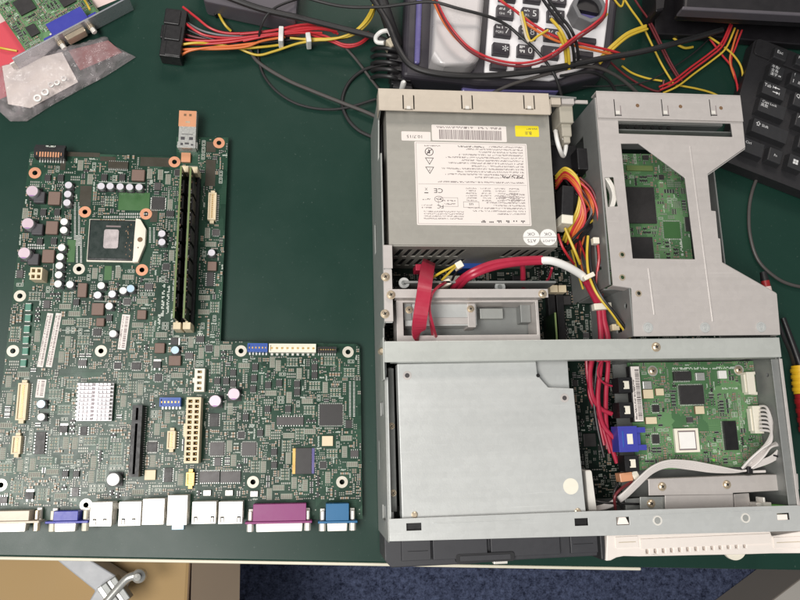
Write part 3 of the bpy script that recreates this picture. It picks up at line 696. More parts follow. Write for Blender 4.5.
# silver USB plug housing with orange tape on the top tab
p = L(187, 119, BZ+11); p2 = L(187, 137, BZ+9)
q = MB(ANG); q.box(p2[0]-6.8, p2[1]-9, BZ+.1, p2[0]+6.8, p[1]+8, BZ+8.5, 'solder')
for ax, ay, w_, h_ in ((-3.4, -1, 3.2, 2.6), (3.2, -1, 3.2, 2.6), (-4, -6, 2, 2), (0, -5.4, 3.4, 1.6), (4.2, -6.4, 2, 1.4), (0, 2.6, 9, .5)): q.cb(p2[0]+ax, p2[1]+ay, BZ+8.5, BZ+8.56, w_, h_, 'ferrite')
for s in (-1, 1): q.box(p2[0]+s*7.4-.6, p2[1]-8, BZ+1, p2[0]+s*7.4+.6, p2[1]-3, BZ+6, 'solder')
usb = build(q, 'usb_plug', board, bevel=.4)
q = MB(ANG); q.box(p[0]-6.9, p[1]-5.5, BZ+8.5, p[0]+6.9, p[1]+8.2, BZ+8.9, 'kapton'); 
for s in (-3, 1.2): q.box(p[0]+s, p[1]+3.5, BZ+8.9, p[0]+s+2, p[1]+5.5, BZ+8.95, 'creamd')
q.box(p[0]-1.4, p[1]-2.5, BZ+8.9, p[0]+2.2, p[1]-.9, BZ+8.95, 'brass'); build(q, 'orange_tape', usb)
q = MB(ANG); q.box(p2[0]-5, p2[1]-19, BZ+.1, p2[0]+2.5, p2[1]-11, BZ+3, 'kapton'); build(q, 'taped_crystal', board, bevel=.3)
CL.block(p2[0], p2[1]-4, 16, 32)

# port row along the front edge
def hexnut(q, x, y, z, r, m, ln):                                    # jack screw lying along -y
    X = [(x+r*math.cos(R(60*k)), z+r*math.sin(R(60*k))) for k in range(6)]
    vs = [(a, y, b) for a, b in X]+[(a, y-ln, b) for a, b in X]
    q.add(vs, [(k, (k+1) % 6, 6+(k+1) % 6, 6+k) for k in range(6)]+[tuple(range(5, -1, -1)), tuple(range(6, 12))], m)
def dsub(name, x0, x1, body, fx0, fx1, ptop, m, label, nut='nickel', shell='nickel', rows=True):
    """D-shaped port: moulded body on the board, flange plate, shell and jack screws over the edge"""
    z = 12.5; a = L(x0, ptop, BZ+z); b = L(x1, 519.5, BZ+z); fl = L(fx0, 521, BZ+z), L(fx1, 521, BZ+z); fy = b[1]-1
    q = MB(ANG); q.box(a[0], fy, BZ+.1, b[0], a[1], BZ+z-1.5, m); q.box(fl[0][0], fy-1.6, BZ+.2, fl[1][0], fy, BZ+z, m); o = build(q, name, board, bevel=.35, label=label)
    q = MB(ANG); c = (a[0]+b[0])/2; w = (b[0]-a[0])*.88
    q.prism([(c-w/2, fy-1.6), (c+w/2, fy-1.6), (c+w/2-.4, fy-7.5), (c-w/2+.4, fy-7.5)], BZ+2, BZ+z-2, shell)
    build(q, 'shell', o, bevel=.5)
    for s in (0, 1):
        x = fl[s][0]+(3.4 if s == 0 else -3.4)
        q = MB(ANG); hexnut(q, x, fy-1.6, BZ+z/2, 2.6, nut, 6); hexnut(q, x, fy+7, BZ+z/2+1, 1.7, nut, 6.5); q.cb(x, fy+4, BZ+.1, BZ+3, 3.4, 9, 'nickel'); build(q, 'jack_screw', o, bevel=.3)
    CL.block((fl[0][0]+fl[1][0])/2, (a[1]+fy)/2, fl[1][0]-fl[0][0]+2, a[1]-fy+3)
dsub('parallel_port', 253, 306, 0, 245, 312, 504.5, 'purple', 'wide purple parallel port with silver jack screws')
dsub('serial_port', 326, 349, 0, 318, 357.5, 504, 'serial', 'teal blue serial port')
dsub('video_port', 53, 77, 0, 45, 88, 511.5, 'vga', 'violet blue video port', nut='trim')
dsub('digital_video_port', -14, 28, 0, -20, 39, 511.5, 'beige', 'pale digital video port cut by the picture edge', nut='brass')
def jack(name, x0, x1, y0, y1, z, slots, label=None):
    a, b = L(x0, y0, BZ+z), L(x1, y1, BZ+z)
    q = MB(ANG); q.box(a[0], b[1], BZ+.1, b[0], a[1], BZ+z, 'nickel'); 
    w = b[0]-a[0]
    q.box(a[0]+1.2, b[1]-.04, BZ+2, b[0]-1.2, b[1]+.3, BZ+z-1.5, 'dark')
    for f in slots:
        q.box(a[0]+w*f-1.3, b[1]+1.0, BZ+z, a[0]+w*f+1.3, b[1]+5.2, BZ+z+.03, 'dark'); q.box(a[0]+w*f-.8, b[1]+.6, BZ+z, a[0]+w*f+.8, b[1]+4.2, BZ+z+.22, 'nickel')
    for s in (0, 1): q.box(a[0]+(-.35 if s == 0 else w+.02), b[1]+4, BZ+4, a[0]+(-.02 if s == 0 else w+.35), b[1]+9, BZ+z-4, 'nickel')
    CL.block((a[0]+b[0])/2, (a[1]+b[1])/2, w+2, a[1]-b[1]+2)
    return build(q, name, board, bevel=.3, label=label)
jack('usb_port', 91, 111, 502.5, 526, 15.5, (.22, .7)); jack('usb_port', 119.5, 140, 502, 525.5, 15.5, (.22, .7))
jack('display_port', 143, 163.5, 499, 524.5, 13, ()); ob = jack('audio_port', 168, 186.5, 495.5, 525, 13, (), 'silver audio jack block with a pale blue tip')
p = L(178, 527, BZ+9); q = MB(ANG); q.cb(*p, BZ+3, BZ+10, 9, 4, 'bluecap'); build(q, 'blue_tip', ob, bevel=.5)
jack('network_port', 192.5, 215.5, 502, 523.5, 14, (.16, .86)); jack('network_port', 219, 242, 502, 523.5, 14, (.16, .86))
for x, y in ((207, 493), (229, 493), (118, 506), (254, 494)): comp('crystal', x, y, 8, 6, 2.5, 'solder', bevel=.4)
def silk(x0, y0, x1, y1, t=.35):                                     # printed line between two photo points
    a, b = L(x0, y0), L(x1, y1); d = math.hypot(b[0]-a[0], b[1]-a[1]); mb.cb((a[0]+b[0])/2, (a[1]+b[1])/2, BZ+.005, BZ+.035, d, t, 'silk', math.atan2(b[1]-a[1], b[0]-a[0]))
for l in ((99, 181.8, 145, 183.4), (54.5, 244, 52, 291), (62.5, 182, 61.5, 208), (70, 292, 76, 293), (94, 301, 118, 302), (175.2, 354, 185, 355), (225, 407, 242, 407), (167, 230, 166.4, 247), (187, 337, 187, 345), (173, 337, 200, 338), (173, 326, 173, 338), (200, 326, 200, 338), (216, 192, 216, 222), (57, 330, 80, 331)): silk(*l)
for x, y, w, h in ((163, 300, 26, 2.2), (168, 300, 22, 2.0), (159, 322, 14, 2.0), (172, 318, 10, 1.8)):
    p = L(x, y); mb.fineprint(p[0], p[1]-w/2, BZ+.04, w, h, 'silk', R(90)); CL.block(*p, h+1.5, w)
for x, y, n, m_ in ((28.5, 245, 8, 0), (75, 225, 22, 1), (77, 250, 14, 1), (120, 214, 14, 0), (104, 217, 10, 0), (350, 400, 18, 1), (150, 236, 8, 1)):      # rows of bare solder pads
    for i in range(n):
        for j in range(2): p = L(x+(0 if m_ else i*2.2)+j*(4 if m_ else 0), y+(i*2.0-n if m_ else 0)+(0 if m_ else j*3)); mb.cb(*p, BZ+.005, BZ+.06, 1.5 if m_ else 1.0, .9 if m_ else 1.6, 'solder'); CL.block(*p, 2, 2)
import mathutils.noise as mno
def busy(x, y): return mno.noise(Vector((x*.035, y*.035, 4.2)))+.6*mno.noise(Vector((x*.11, y*.11, 9.2))) > -.42-.25*(y < 40)
BMIX = (('grid', 9), ('bank', 9), ('c2', 10), ('c3', 22), ('r3', 13), ('c5', 9), ('sot', 6), ('so8', 3.5), ('qfn', 2.6), ('dpak', .5), ('arr', 7), ('pads', 9), ('via', 8), ('frame', 14), ('txt', 17))
CL.fill(2600, busy, (('grid', 5), ('bank', 5), ('qfn', .7), ('so8', 1.2), ('dpak', .4))); CL.fill(6500, busy, BMIX); CL.fill(15000, busy, (('c2', 8), ('c3', 10), ('via', 10), ('txt', 14), ('frame', 8), ('r3', 8), ('pads', 5)))
build(mb, 'circuit_board', board)
build(smd, 'surface_mount_parts', board, kind='stuff')
# ------------------------------------------------------------------ open desktop computer
pc = thing('desktop_computer', 'opened grey desktop computer case lying flat with its insides and red cables showing', 'computer', (200, 96, 0))
def assembly(name, l, parent, label=None):                           # an Empty part that gathers sub-parts
    o = bpy.data.objects.new(name, None); o.empty_display_size = .01; col.objects.link(o); WL[o] = Vector(l); o.parent = parent; o.location = (Vector(l)-WL[parent])*S
    return tag(o, label)
XL, XR, YF, YB = 51.6, 352.5, -66.5, 261.0
def screw(parent, px, py, z, r=2.6, m='brass', wxy=None):
    x, y = wxy or W(px, py, z)
    key = (r, m)
    if key not in SCREWS:
        q = MB(); q.lathe(x, y, [(r*1.25, z), (r*1.25, z+.35), (r, z+.4), (r*.95, z+1.2), (r*.6, z+1.7)], m, 18)
        q.cb(x, y, z+1.7, z+1.74, r*1.0, r*.26, 'dark', .5); q.cb(x, y, z+1.75, z+1.78, r*.26, r*1.0, 'dark', .5)
        o = build(q, 'screw', parent); SCREWS[key] = o; return o
    return dup(SCREWS[key], (x, y, z), parent)
SCREWS = {}
# tray and walls
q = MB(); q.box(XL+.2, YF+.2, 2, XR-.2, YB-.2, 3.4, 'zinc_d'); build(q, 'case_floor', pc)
for x in (XL+14, XR-14):
    for y in (YF+16, YB-16):
        q = MB(); q.cyl(x, y, 0, 2, 6, 'black', 18); build(q, 'rubber_foot', pc)
q = MB()
def wallx(q, x0, x1, prof, m, holes=()):                             # wall in a plane of constant x: profile of (y, z)
    X = Matrix(((0, 0, 1, 0), (1, 0, 0, 0), (0, 1, 0, 0), (0, 0, 0, 1))); o = q.X; q.X = X; q.prism(prof, x0, x1, m, holes); q.X = o
def wally(q, y0, y1, prof, m, holes=()):                             # wall in a plane of constant y: profile of (x, z)
    X = Matrix(((1, 0, 0, 0), (0, 0, 1, 0), (0, 1, 0, 0), (0, 0, 0, 1))); o = q.X; q.X = X; q.prism(prof, y0, y1, m, holes); q.X = o
wallx(q, XL, XL+1.2, [(YF, 2), (YB, 2), (YB, 84), (246, 84), (244, 70), (214, 62), (212, 83), (84, 83), (82, 72), (74, 72), (72, 80), (48, 80), (46, 77), (YF+1, 77), (YF, 76)], 'zinc', [rect(-20, 20, 2, 24), rect(20, 40, 30, 62), rect(-54, 40, -44, 62), rect(150, 20, 175, 34)])
q.box(XL+1.2, 212, 60, XL+4, 244, 61.2, 'dark')
q.box(XL+1.25, 84, 81.8, XL+6.2, 141, 83, 'zinc_l'); 
q.box(XL+1.25, YF+1, 75.8, XL+2.6, 46, 77, 'zinc_l')
build(q, 'side_wall', pc, bevel=.25, seg=1)
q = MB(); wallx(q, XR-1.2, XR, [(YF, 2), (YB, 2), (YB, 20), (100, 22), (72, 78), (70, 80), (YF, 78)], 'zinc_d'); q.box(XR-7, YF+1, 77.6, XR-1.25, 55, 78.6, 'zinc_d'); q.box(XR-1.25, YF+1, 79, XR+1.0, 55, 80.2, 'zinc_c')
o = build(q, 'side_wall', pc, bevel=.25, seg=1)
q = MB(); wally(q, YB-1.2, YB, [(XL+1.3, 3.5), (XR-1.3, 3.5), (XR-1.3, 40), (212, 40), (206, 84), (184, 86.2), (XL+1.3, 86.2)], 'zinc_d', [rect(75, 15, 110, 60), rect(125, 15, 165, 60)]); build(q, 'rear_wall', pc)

# rear flange with three U punches
q = MB(); a, b = W(378.5, 91, 86.5), W(547.5, 112.5, 86.5)
hx = []
for px in (408.5, 467, 529):
    x, y = W(px, 102, 87); w = 3.9
    hx += [rect(x-w-.6, y-6, x-w+.3, y+5.5), rect(x+w-.3, y-6, x+w+.6, y+5.5), rect(x-w+.7, y-6.4, x+w-.7, y-5.6)]
ya, yb = W(460, 112.7, 86.5)[1], YB+.6
q.prism([(XL-.6, ya), (183, ya), (183, ya+6), (182.5, yb), (XL-1, yb)], 86.3, 87.5, 'beige', hx); q.box(XL-.9, yb-1.2, 74, 182.4, yb, 86.25, 'beige')
q.box(XL-.9, ya+.2, 72, XL-.1, yb-1.3, 86.2, 'beige')
for px in (408.5, 467, 529): x, y = W(px, 106, 87); q.cb(x, y-1.5, 87.5, 87.9, 3.0, 2.6, 'nickel')
build(q, 'rear_flange', pc, bevel=.3, seg=1)
q = MB(); x0, x1 = 184, 219
q.box(x0, YB-3, 78, x1-2, YB, 79.5, 'zinc_c'); q.box(x0-.5, 246, 82, x0+.4, YB-3.2, 86, 'beige'); q.box(x0+1, 254, 80, x0+9, YB-1, 84.6, 'beige'); q.box(x0+10, 255, 80, x0+20, YB-1, 84, 'zinc_c'); build(q, 'rear_bracket', pc, bevel=.3, seg=1)

# power supply
PZ = 80.0; psx0, psx1, psy0, psy1 = 56.8, 184.0, 141.2, 250.0
q = MB(); q.box(psx0, psy0+1.0, 6, psx1, psy1, PZ, 'psu')
X = Matrix(((1, 0, 0, 0), (0, 0, 1, 0), (0, 1, 0, 0), (0, 0, 0, 1)))
hl = []
for r_, (zc, n0, n1) in enumerate(((60, 6, 48), (31, 5, 52))):   # two rows of slanted vent slots, three groups
    for g0, g1 in ((n0, n1+8), (90, 120)):
        x = g0
        while x < g1: hl.append([(psx0+x, zc-11), (psx0+x+3.7, zc-11), (psx0+x+6.6, zc+11), (psx0+x+2.9, zc+11)]); x += 6.7
o = q.X; q.X = X; q.prism([(psx0, 6), (psx1, 6), (psx1, PZ-.4), (psx0, PZ-.4)], psy0, psy0+.9, 'psu', hl); q.prism(rect(psx0+1, 8, psx1-1, PZ-2), psy0+.86, psy0+.98, 'dark'); q.X = o
psu = build(q, 'power_supply', pc, bevel=.35)
def stick(name, px0, py0, px1, py1, m, rot=0.0, z=PZ, rad=.8, dz=.12):
    a, b = W(px0, py1, z), W(px1, py0, z); w, h = b[0]-a[0], b[1]-a[1]
    X = Matrix.Translation(((a[0]+b[0])/2, (a[1]+b[1])/2, z)) @ Matrix.Rotation(math.pi+R(rot), 4, 'Z')
    q = MB(mtx=X); q.prism(rrect(-w/2, -h/2, w/2, h/2, rad), .02, dz, m); return q, w, h
# the big rating label is read from the other side: local x runs right to left in the photo
q, w, h = stick('', 417, 144, 526.5, 225, 'paper'); rg = random.Random(21); t = .14
def hl_(x0, y0, x1, y1, th=.25):
    for r_ in (rect(x0, y0, x1, y0+th), rect(x0, y1-th, x1, y1), rect(x0, y0, x0+th, y1), rect(x1-th, y0, x1, y1)): q.add([(*p, t) for p in r_], [(0, 1, 2, 3)], 'inkl')
hl_(-w/2+1, -h/2+1, w/2-1, h/2-1, .22)
for k in range(12):                                                  # warning paragraph, flush to its left margin
    y = -h/2+3.0+k*2.25
    q.fineprint(-w/2+3.5, y, t, [26, 44, 34, 50, 60, 48, 58, 40, 63, 52, 61, 38][k], 1.15, 'inkl', 0, rg)
q.fineprint(-10, -h/2+3.2, t, 20, 1.3, 'ink', 0, rg); q.fineprint(24, -h/2+3.2, t, 12, 1.0, 'inkl', 0, rg)
q.fineprint(-w/2+4, 4.0+(-h/2+27)-4, t, 16, 1.9, 'ink', 0, rg)
q.add([(*p, t) for p in rect(-w/2+2, -h/2+33.4, w/2-2, -h/2+33.6)], [(0, 1, 2, 3)], 'inkl')
q.fineprint(-w/2+4, -h/2+31.6, t, 66, 1.2, 'inkl', 0, rg)
# symbols column
sx_ = w/2-11; sy0 = -h/2+8
n = 24; c8 = [(sx_+3.3*math.cos(2*math.pi*i/n), sy0+3.3*math.sin(2*math.pi*i/n)) for i in range(n)]; c9 = [(sx_+2.75*math.cos(2*math.pi*i/n), sy0+2.75*math.sin(2*math.pi*i/n)) for i in range(n)]
q.prism(c8, t-.02, t, 'ink', [c9]); q.add([(sx_-2.3, sy0-1.9, t+.01), (sx_-1.9, sy0-2.3, t+.01), (sx_+2.3, sy0+1.9, t+.01), (sx_+1.9, sy0+2.3, t+.01)], [(0, 1, 2, 3)], 'ink')
q.cb(sx_, sy0-.2, t-.02, t+.005, 1.0, 3.2, 'ink', .2); q.cb(sx_+.8, sy0+.6, t-.02, t+.006, 2.0, .7, 'ink', -.4)
for k, sym in ((1, '!'), (2, '7')):
    yy = sy0+k*7.3
    q.prism([(sx_-3.4, yy-2.6), (sx_+3.4, yy-2.6), (sx_, yy+3.1)], t-.02, t, 'ink', [[(sx_-2.6, yy-2.1), (sx_+2.6, yy-2.1), (sx_, yy+2.2)]]); q.text(sym, sx_, yy-.5, t+.01, 2.8, 'ink')
# certification marks and tables
q.text('CE', sx_-6, -h/2+38.5, t, 5.2, 'ink', 0, 1.15); q.text('X', sx_+3.2, -h/2+37.5, t, 3, 'ink'); q.cb(sx_+3.2, -h/2+40.5, t-.02, t, 3, .7, 'ink')
n = 20; c8 = [(sx_-6+3.4*math.cos(2*math.pi*i/n), -h/2+45.3+2.5*math.sin(2*math.pi*i/n)) for i in range(n)]; c9 = [(sx_-6+3.0*math.cos(2*math.pi*i/n), -h/2+45.3+2.1*math.sin(2*math.pi*i/n)) for i in range(n)]
q.prism(c8, t-.02, t, 'inkl', [c9]); q.fineprint(sx_-8, -h/2+45.3, t, 4, 1.3, 'ink', 0, rg); q.fineprint(sx_+.5, -h/2+45.5, t, 5.5, 1.2, 'ink', 0, rg)
q.text('FC', sx_-7, -h/2+51, t, 4.0, 'ink', 0, 1.1); q.fineprint(sx_-1, -h/2+50, t, 8, 1.0, 'inkl', 0, rg); q.fineprint(sx_-1, -h/2+52, t, 8, 1.0, 'inkl', 0, rg)
for i in range(4):
    for k in range(6): q.fineprint(-w/2+8+i*11, -h/2+36.5+k*1.9, t, 8-(i*k) % 3, 1.0, 'inkl', 0, rg)
for k in range(8): q.fineprint(-w/2+4, -h/2+41+k*2.2, t, [14, 20, 17, 30, 24, 44, 40, 22][k], 1.1, 'inkl', 0, rg)
hl_(12, -h/2+44, 27, -h/2+51); q.fineprint(14, -h/2+46.5, t, 10, 1.2, 'inkl', 0, rg); q.fineprint(14, -h/2+49, t, 9, 1.2, 'inkl', 0, rg)
hl_(-4, -h/2+47, 8, -h/2+51.6); q.text('us', 2, -h/2+49.2, t, 3.4, 'ink', 0, 1.2)
for k in range(4): q.fineprint(8, -h/2+55+k*1.8, t, 30, 1.0, 'inkl', 0, rg)
for i in range(6): q.fineprint(-w/2+5+i*6, h/2-3.2, t, 3, 2.0, 'ink', 0, rg)
build(q, 'rating_label', psu)
q, w, h = stick('', 432, 126.5, 506, 140.5, 'paper'); rg = random.Random(4)
x = -w/2+4
while x < w/2-6: k = rg.uniform(.25, .8); q.add([(*p, .15) for p in rect(x, .1-h*.33+h*.12, x+k, h*.4)], [(0, 1, 2, 3)], 'inkl'); x += k+rg.uniform(.25, .6)
q.fineprint(-w/2+4, -h*.35, .15, w*.3, 1.6, 'inkl', 0, rg); q.fineprint(-w/2+26, -h*.35, .15, w*.12, 1.6, 'inkl', 0, rg); q.fineprint(2, -h*.35, .15, w*.4, 1.6, 'inkl', 0, rg)
build(q, 'barcode_label', psu)
q, w, h = stick('', 401.5, 132, 430.5, 140.5, 'paper'); q.text("10.7/15", 1, .2, .15, 3.4, 'ink', 0, 1.25); build(q, 'handwritten_label', psu, label='small white label with a handwritten note')
q, w, h = stick('', 515.5, 126.2, 538.5, 136.5, 'yellow'); q.text('B.II', -1, 1.4, .15, 3.8, 'ink', 0, 1.1); q.fineprint(-8, -2.0, .15, 8, 1.2, 'ink'); build(q, 'yellow_sticker', psu, label='yellow sticker')
for px, up, dn in ((531.4, 'ATS', 'OK'), (548.2, 'Hi-POT', 'OK')):
    x, y = W(px, 237.3, PZ); X = Matrix.Translation((x, y, PZ)) @ Matrix.Rotation(math.pi+R(2), 4, 'Z'); q = MB(mtx=X)
    q.cyl(0, 0, .02, .14, 6.4, 'white', 30); q.text(up, 0, 2.6, .16, 3.6 if len(up) < 4 else 2.7, 'ink', 0, 1.1); q.text(dn, 0, -2.6, .16, 3.6, 'ink', 0, 1.15); q.cb(0, 0, .14, .16, 12.7, .3, 'ink'); build(q, 'round_sticker', psu)

# left flange plate, bay bracket and shallow bay
q = MB(); z = 82.0; q.prism([(XL+.2, W(380, 270, z)[1]), (W(391.5, 270, z)[0], W(391, 270, z)[1]), (W(393, 322, z)[0], W(393, 322, z)[1]), (XL+.2, W(380, 322, z)[1])], z+1.05, z+2.2, 'zinc_c')
q.box(XL+.2, W(385, 269, z)[1], z+1.1, XL+7, 141, z+2.15, 'zinc_c')
o = build(q, 'flange_plate', pc, bevel=.25, seg=1); screw(o, 385.5, 277, z+2.2); screw(o, 385, 314, z+2.2)
q = MB(); z = 83.5; a, b = W(387, 298.5, z), W(547, 289.5, z); q.box(a[0], a[1], z+1.0, b[0], b[1], z+2.2, 'zinc_c'); q.box(a[0]+6, a[1], z-8, b[0]-4, a[1]+1, z+1.0, 'zinc_c')
o = build(q, 'bay_bracket', pc, bevel=.3); screw(o, 391, 295, z+2.2); screw(o, 542.5, 294, z+2.2)
# bay frame: four walls, sunken carrier and a small box
z = 74; a, b = W(397, 338, z), W(538, 300, z)
q = MB(); q.prism(rect(a[0], 71, b[0], b[1]), 52, z, 'zinc_c', [rect(a[0]+5, 76, b[0]-2.2, b[1]-1.5)]); q.box(a[0]+1, 72, 46, b[0]-1, b[1]-1, 50, 'zinc_d')
bay = build(q, 'drive_bay', pc, bevel=.3)
z = 66; q = MB(); c, d = W(405, 326, z), W(476, 303, z); q.box(c[0], c[1], 50, d[0], d[1], z, 'zinc_l'); q.box(c[0]+6, c[1]+1, z, d[0]-6, c[1]+6, z+1, 'zinc_c'); q.box(d[0]-7, c[1]-1.5, 50, d[0]-1, d[1]+1, z+1.4, 'zinc_c'); q.box(c[0]-1, c[1]+4, 50, c[0]+5, d[1]+2, z+2, 'zinc_d')
o = build(q, 'carrier_box', bay, bevel=.4); screw(bay, 470.5, 309, z+1.5, 2.2); screw(bay, 409, 310, z+2.2, 2.2)
q = MB(); e = W(520, 315, 60); q.box(e[0], e[1]-6, 50, e[0]+8, e[1]+8, 62, 'zinc_d'); q.box(e[0]-30, e[1]-2, 50, e[0]-12, e[1]+6, 56, 'zinc'); build(q, 'latch_block', bay, bevel=.5)

# cross bar
q = MB(); z = 86.0; y0, y1 = 55.4, 70.2
q.box(XL-.6, y0, z, XR-4, y1, z+1.2, 'bar'); q.box(XL+4, y1-1.2, 74, XR-6, y1, z, 'bar'); q.box(XL+4, y0, 78, XR-6, y0+1.2, z, 'bar'); q.box(XL-1.6, y0-12, 70, XL-.7, y1+3, z+1, 'bar')
cb = build(q, 'cross_bar', pc, bevel=.35); screw(cb, 656, 347, z+1.2, 2.8)
q = MB(); q.lathe(XL-2, 64, [(2.6, 79), (2.6, 82), (1.5, 84)], 'brass', 14); build(q, 'screw', cb)

# flat drive behind the front rail (lower left) with its base plate
z = 78.0
q = MB(); P = pw([(396.8, 363.8), (536, 361.5), (537.5, 375), (548.5, 387.5), (573.5, 388.5), (585.5, 517), (403.2, 519)], z)
P[0] = (60.8, P[0][1]); P[-1] = (61.6, -52); P[-2] = (192.2, -52)
q.prism(P, 66, z, 'zinc_l'); dr = build(q, 'flat_drive', pc, bevel=.5)
q = MB(); q.prism([(62.5, -51), (191, -51), (191, 30), (181, 56.5), (62.5, 56.5)], 54, 65.95, 'zinc_d'); build(q, 'drive_body', dr)
q = MB(); q.prism(pw([(530, 360.5), (567.5, 360), (569.5, 389), (530, 389)], 70), 66.2, 70, 'zinc_l'); build(q, 'side_plate', dr, bevel=.3)
for x, y, m in ((407.2, 375.5, 1), (564.5, 398, 1), (538, 375.5, 0)):
    p = W(x, y, z); q = MB()
    if m: q._ring(*p, z+.02, z+.22, 3.2, 1.7, 'zinc_c', 22); q.cyl(*p, z+.02, z+.14, 1.68, 'zinc_d', 16, tm='chipg')
    else: q.cyl(*p, z+.02, z+.15, 1.4, 'dark', 14)
    build(q, 'screw_recess', dr)
for x, y in ((414.5, 517), (577.8, 513.5)): p = W(x, y, z); q = MB(); q.lathe(p[0], p[1]+1.5, [(2.2, z), (2.2, z+.8), (1.4, z+1.2)], 'brass', 14); build(q, 'screw', dr)
p = W(570.8, 486.3, z); q = MB(); q.cyl(*p, z+.02, z+.14, 5.6, 'ivory', 30); build(q, 'round_sticker', dr)
# gap on the left of the drive
q = MB(); q.box(XL+1.3, YF+2, 40, 60, 52, 41, 'zinc_d'); q.box(56.0, -48, 41, 60.2, 54, 60, 'zinc_d'); o = build(q, 'guide_rail', pc, bevel=.4)
for y_ in (426, 493): screw(o, 0, 0, 60.0, 1.9, 'brass', wxy=(57.6, W(391, y_, 60)[1]))

# front rail with punched windows
z = 80.0; y0, y1 = -69.5, -50.6
q = MB(); hl = []
for x, y, w, h in ((414, 526.8, 15, 7.2), (581.5, 522, 14.2, 7.4), (623, 521, 14, 8), (783.5, 516.5, 14, 7)):
    p = W(x, y, z+1.2); hl.append(rect(p[0]-w*.345, p[1]-h*.345, p[0]+w*.345, p[1]+h*.345))
q.prism([(52.3, y0+4.4), (62, y0+4.2), (196, y0+2.2), (XR+6, y0-.6), (XR+6, y1-3), (XR-2, y1-1.5), (196, y1), (52.3, y1)], z, z+1.2, 'zinc_l', hl)
q.box(52.4, y0+4.6, 10, XR-.1, y0+5.6, z-.02, 'zinc')
for x0, x1 in ((82, 150), (230, 330)): q.box(x0, y1-4, z+1.2, x1, y1-3.2, z+1.45, 'zinc_l')
for x0, x1 in ((62, 84), (180, 202)): q.box(x0, y0+6.5, 70, x1, y1-.4, 78.2, 'black')
rail = build(q, 'front_rail', pc, bevel=.3)
for x, y in ((657.5, 520.5), (745.5, 518)):
    p = W(x, y, z+1.2); q = MB(); q._ring(*p, z+1.22, z+1.6, 3.4, 2.4, 'nickel', 24); q.cyl(*p, z+1.22, z+1.4, 2.18, 'zinc', 16); build(q, 'rivet', rail)
q = MB(); p = W(623, 520.5, z); q.prism([(p[0]-4.6, p[1]-2.6), (p[0]+4.2, p[1]-2.6), (p[0]+2, p[1]+2.4), (p[0]-3, p[1]+2.4)], 60, z+.6, 'wbezel'); build(q, 'snap_tab', rail, bevel=.4); q = MB(); p = W(782.5, 516.5, z); q.cb(p[0]-.4, p[1]-.5, 60, z+.6, 8, 4, 'wbezel'); build(q, 'snap_tab', rail, bevel=.4)
p = W(788, 508, z-2); q = MB(); q.cb(p[0]-1, p[1], 60, z-3, 8, 3, 'led'); build(q, 'green_lens', pc, bevel=.6)

# front bezels
q = MB(); bz = 46.0; ax, bxr = W(388, 566, bz)[0], W(602, 562, bz)[0]; yt = y0+4.4; 
def Yb(px, py): return W(px, py, bz)[1]
yb = Yb(420, 566.5); q.prism([(ax+2.5, yb), (W(475, 565, bz)[0], yb+.2), (W(492, 564, bz)[0], yb+1.2), (bxr, yb+1.8), (bxr, yt), (52, yt), (52, yb+5)], 6, bz, 'bezel')
bez = build(q, 'front_bezel', pc, bevel=1.2, label='charcoal front bezel')
q = MB(); 
for x0, x1, zz in ((401, 431, 3.2), (432, 487, 4.6), (490, 560, 3.6), (570, 598, 3.0)):
    a, b = W(x0, 560, bz)[0], W(x1, 560, bz)[0]; q.box(a, yb+4.2, bz-1, b, yt-1.5, bz+zz, 'bezel', .4)
for x0, x1 in ((407, 428), (572, 593)): a, b = W(x0, 556, bz)[0], W(x1, 556, bz)[0]; q.box(a, (yb+yt)/2-.6, bz+1, b, (yb+yt)/2+.2, bz+(3.3 if x0 < 500 else 3.1), 'bezeld')
build(q, 'panel_relief', bez, bevel=.5)
q = MB(); a, b = W(455, 564, bz)[0], W(513, 560, bz)[0]; q.prism(rrect(a, yb+1.6, b, yb+8, 2), bz, bz+4.9, 'bezeld'); q.box(a+3, yb+3, bz+4.9, b-3, yb+6.6, bz+5.4, 'bezel'); build(q, 'drive_door', bez, bevel=.4)
q = MB(); a, b = W(494, 564, bz)[0], W(508, 563, bz)[0]; q.box(a, yb-1, bz-6, b, yb+2, bz-.5, 'nickel'); build(q, 'eject_button', bez, bevel=.5)
q = MB(); wz = 56.0
ya = W(630, 525, wz)[1]; yq = W(700, 552.5, wz)[1]
hl = []
for k in range(13): x, y = W(647.5+8.1*k, 551.4-.5*k, wz); hl.append([(x-1.0, y-1.7), (x+1.0, y-1.7), (x+1.0, y+1.5), (x-1.0, y+1.5)])
c = [W(x, y, wz) for x, y in [(606, 561), (607, 535), (640, 534), (770, 530), (772, 536), (803, 531), (803, 553.3), (772, 553.5), (741, 554.5), (700, 555.2), (665, 556), (640, 556.5), (624, 556.2), (617, 557.5), (611, 560.5)]]
q.prism(c, 12, wz, 'wbezel', hl); wb = build(q, 'side_bezel', pc, bevel=.8, label='cream bezel with a row of square slots')
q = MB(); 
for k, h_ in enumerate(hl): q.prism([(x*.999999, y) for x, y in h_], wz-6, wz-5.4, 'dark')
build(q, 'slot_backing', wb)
q = MB()
for a, b in ((616, 637.5), (774, 803)):
    A, B = W(a, 548, wz), W(b, 536, wz); q.box(A[0], A[1], wz, B[0], B[1], wz+.8, 'wbezel'); q.box(A[0]+2, (A[1]+B[1])/2-.3, wz+.8, B[0]-2, (A[1]+B[1])/2+.3, wz+1.0, 'linen')
A, B = W(641, 549, wz), W(769, 532, wz); q.box(A[0], A[1], wz, B[0], B[1]-1, wz+.9, 'wbezel'); build(q, 'raised_panel', wb, bevel=.4)
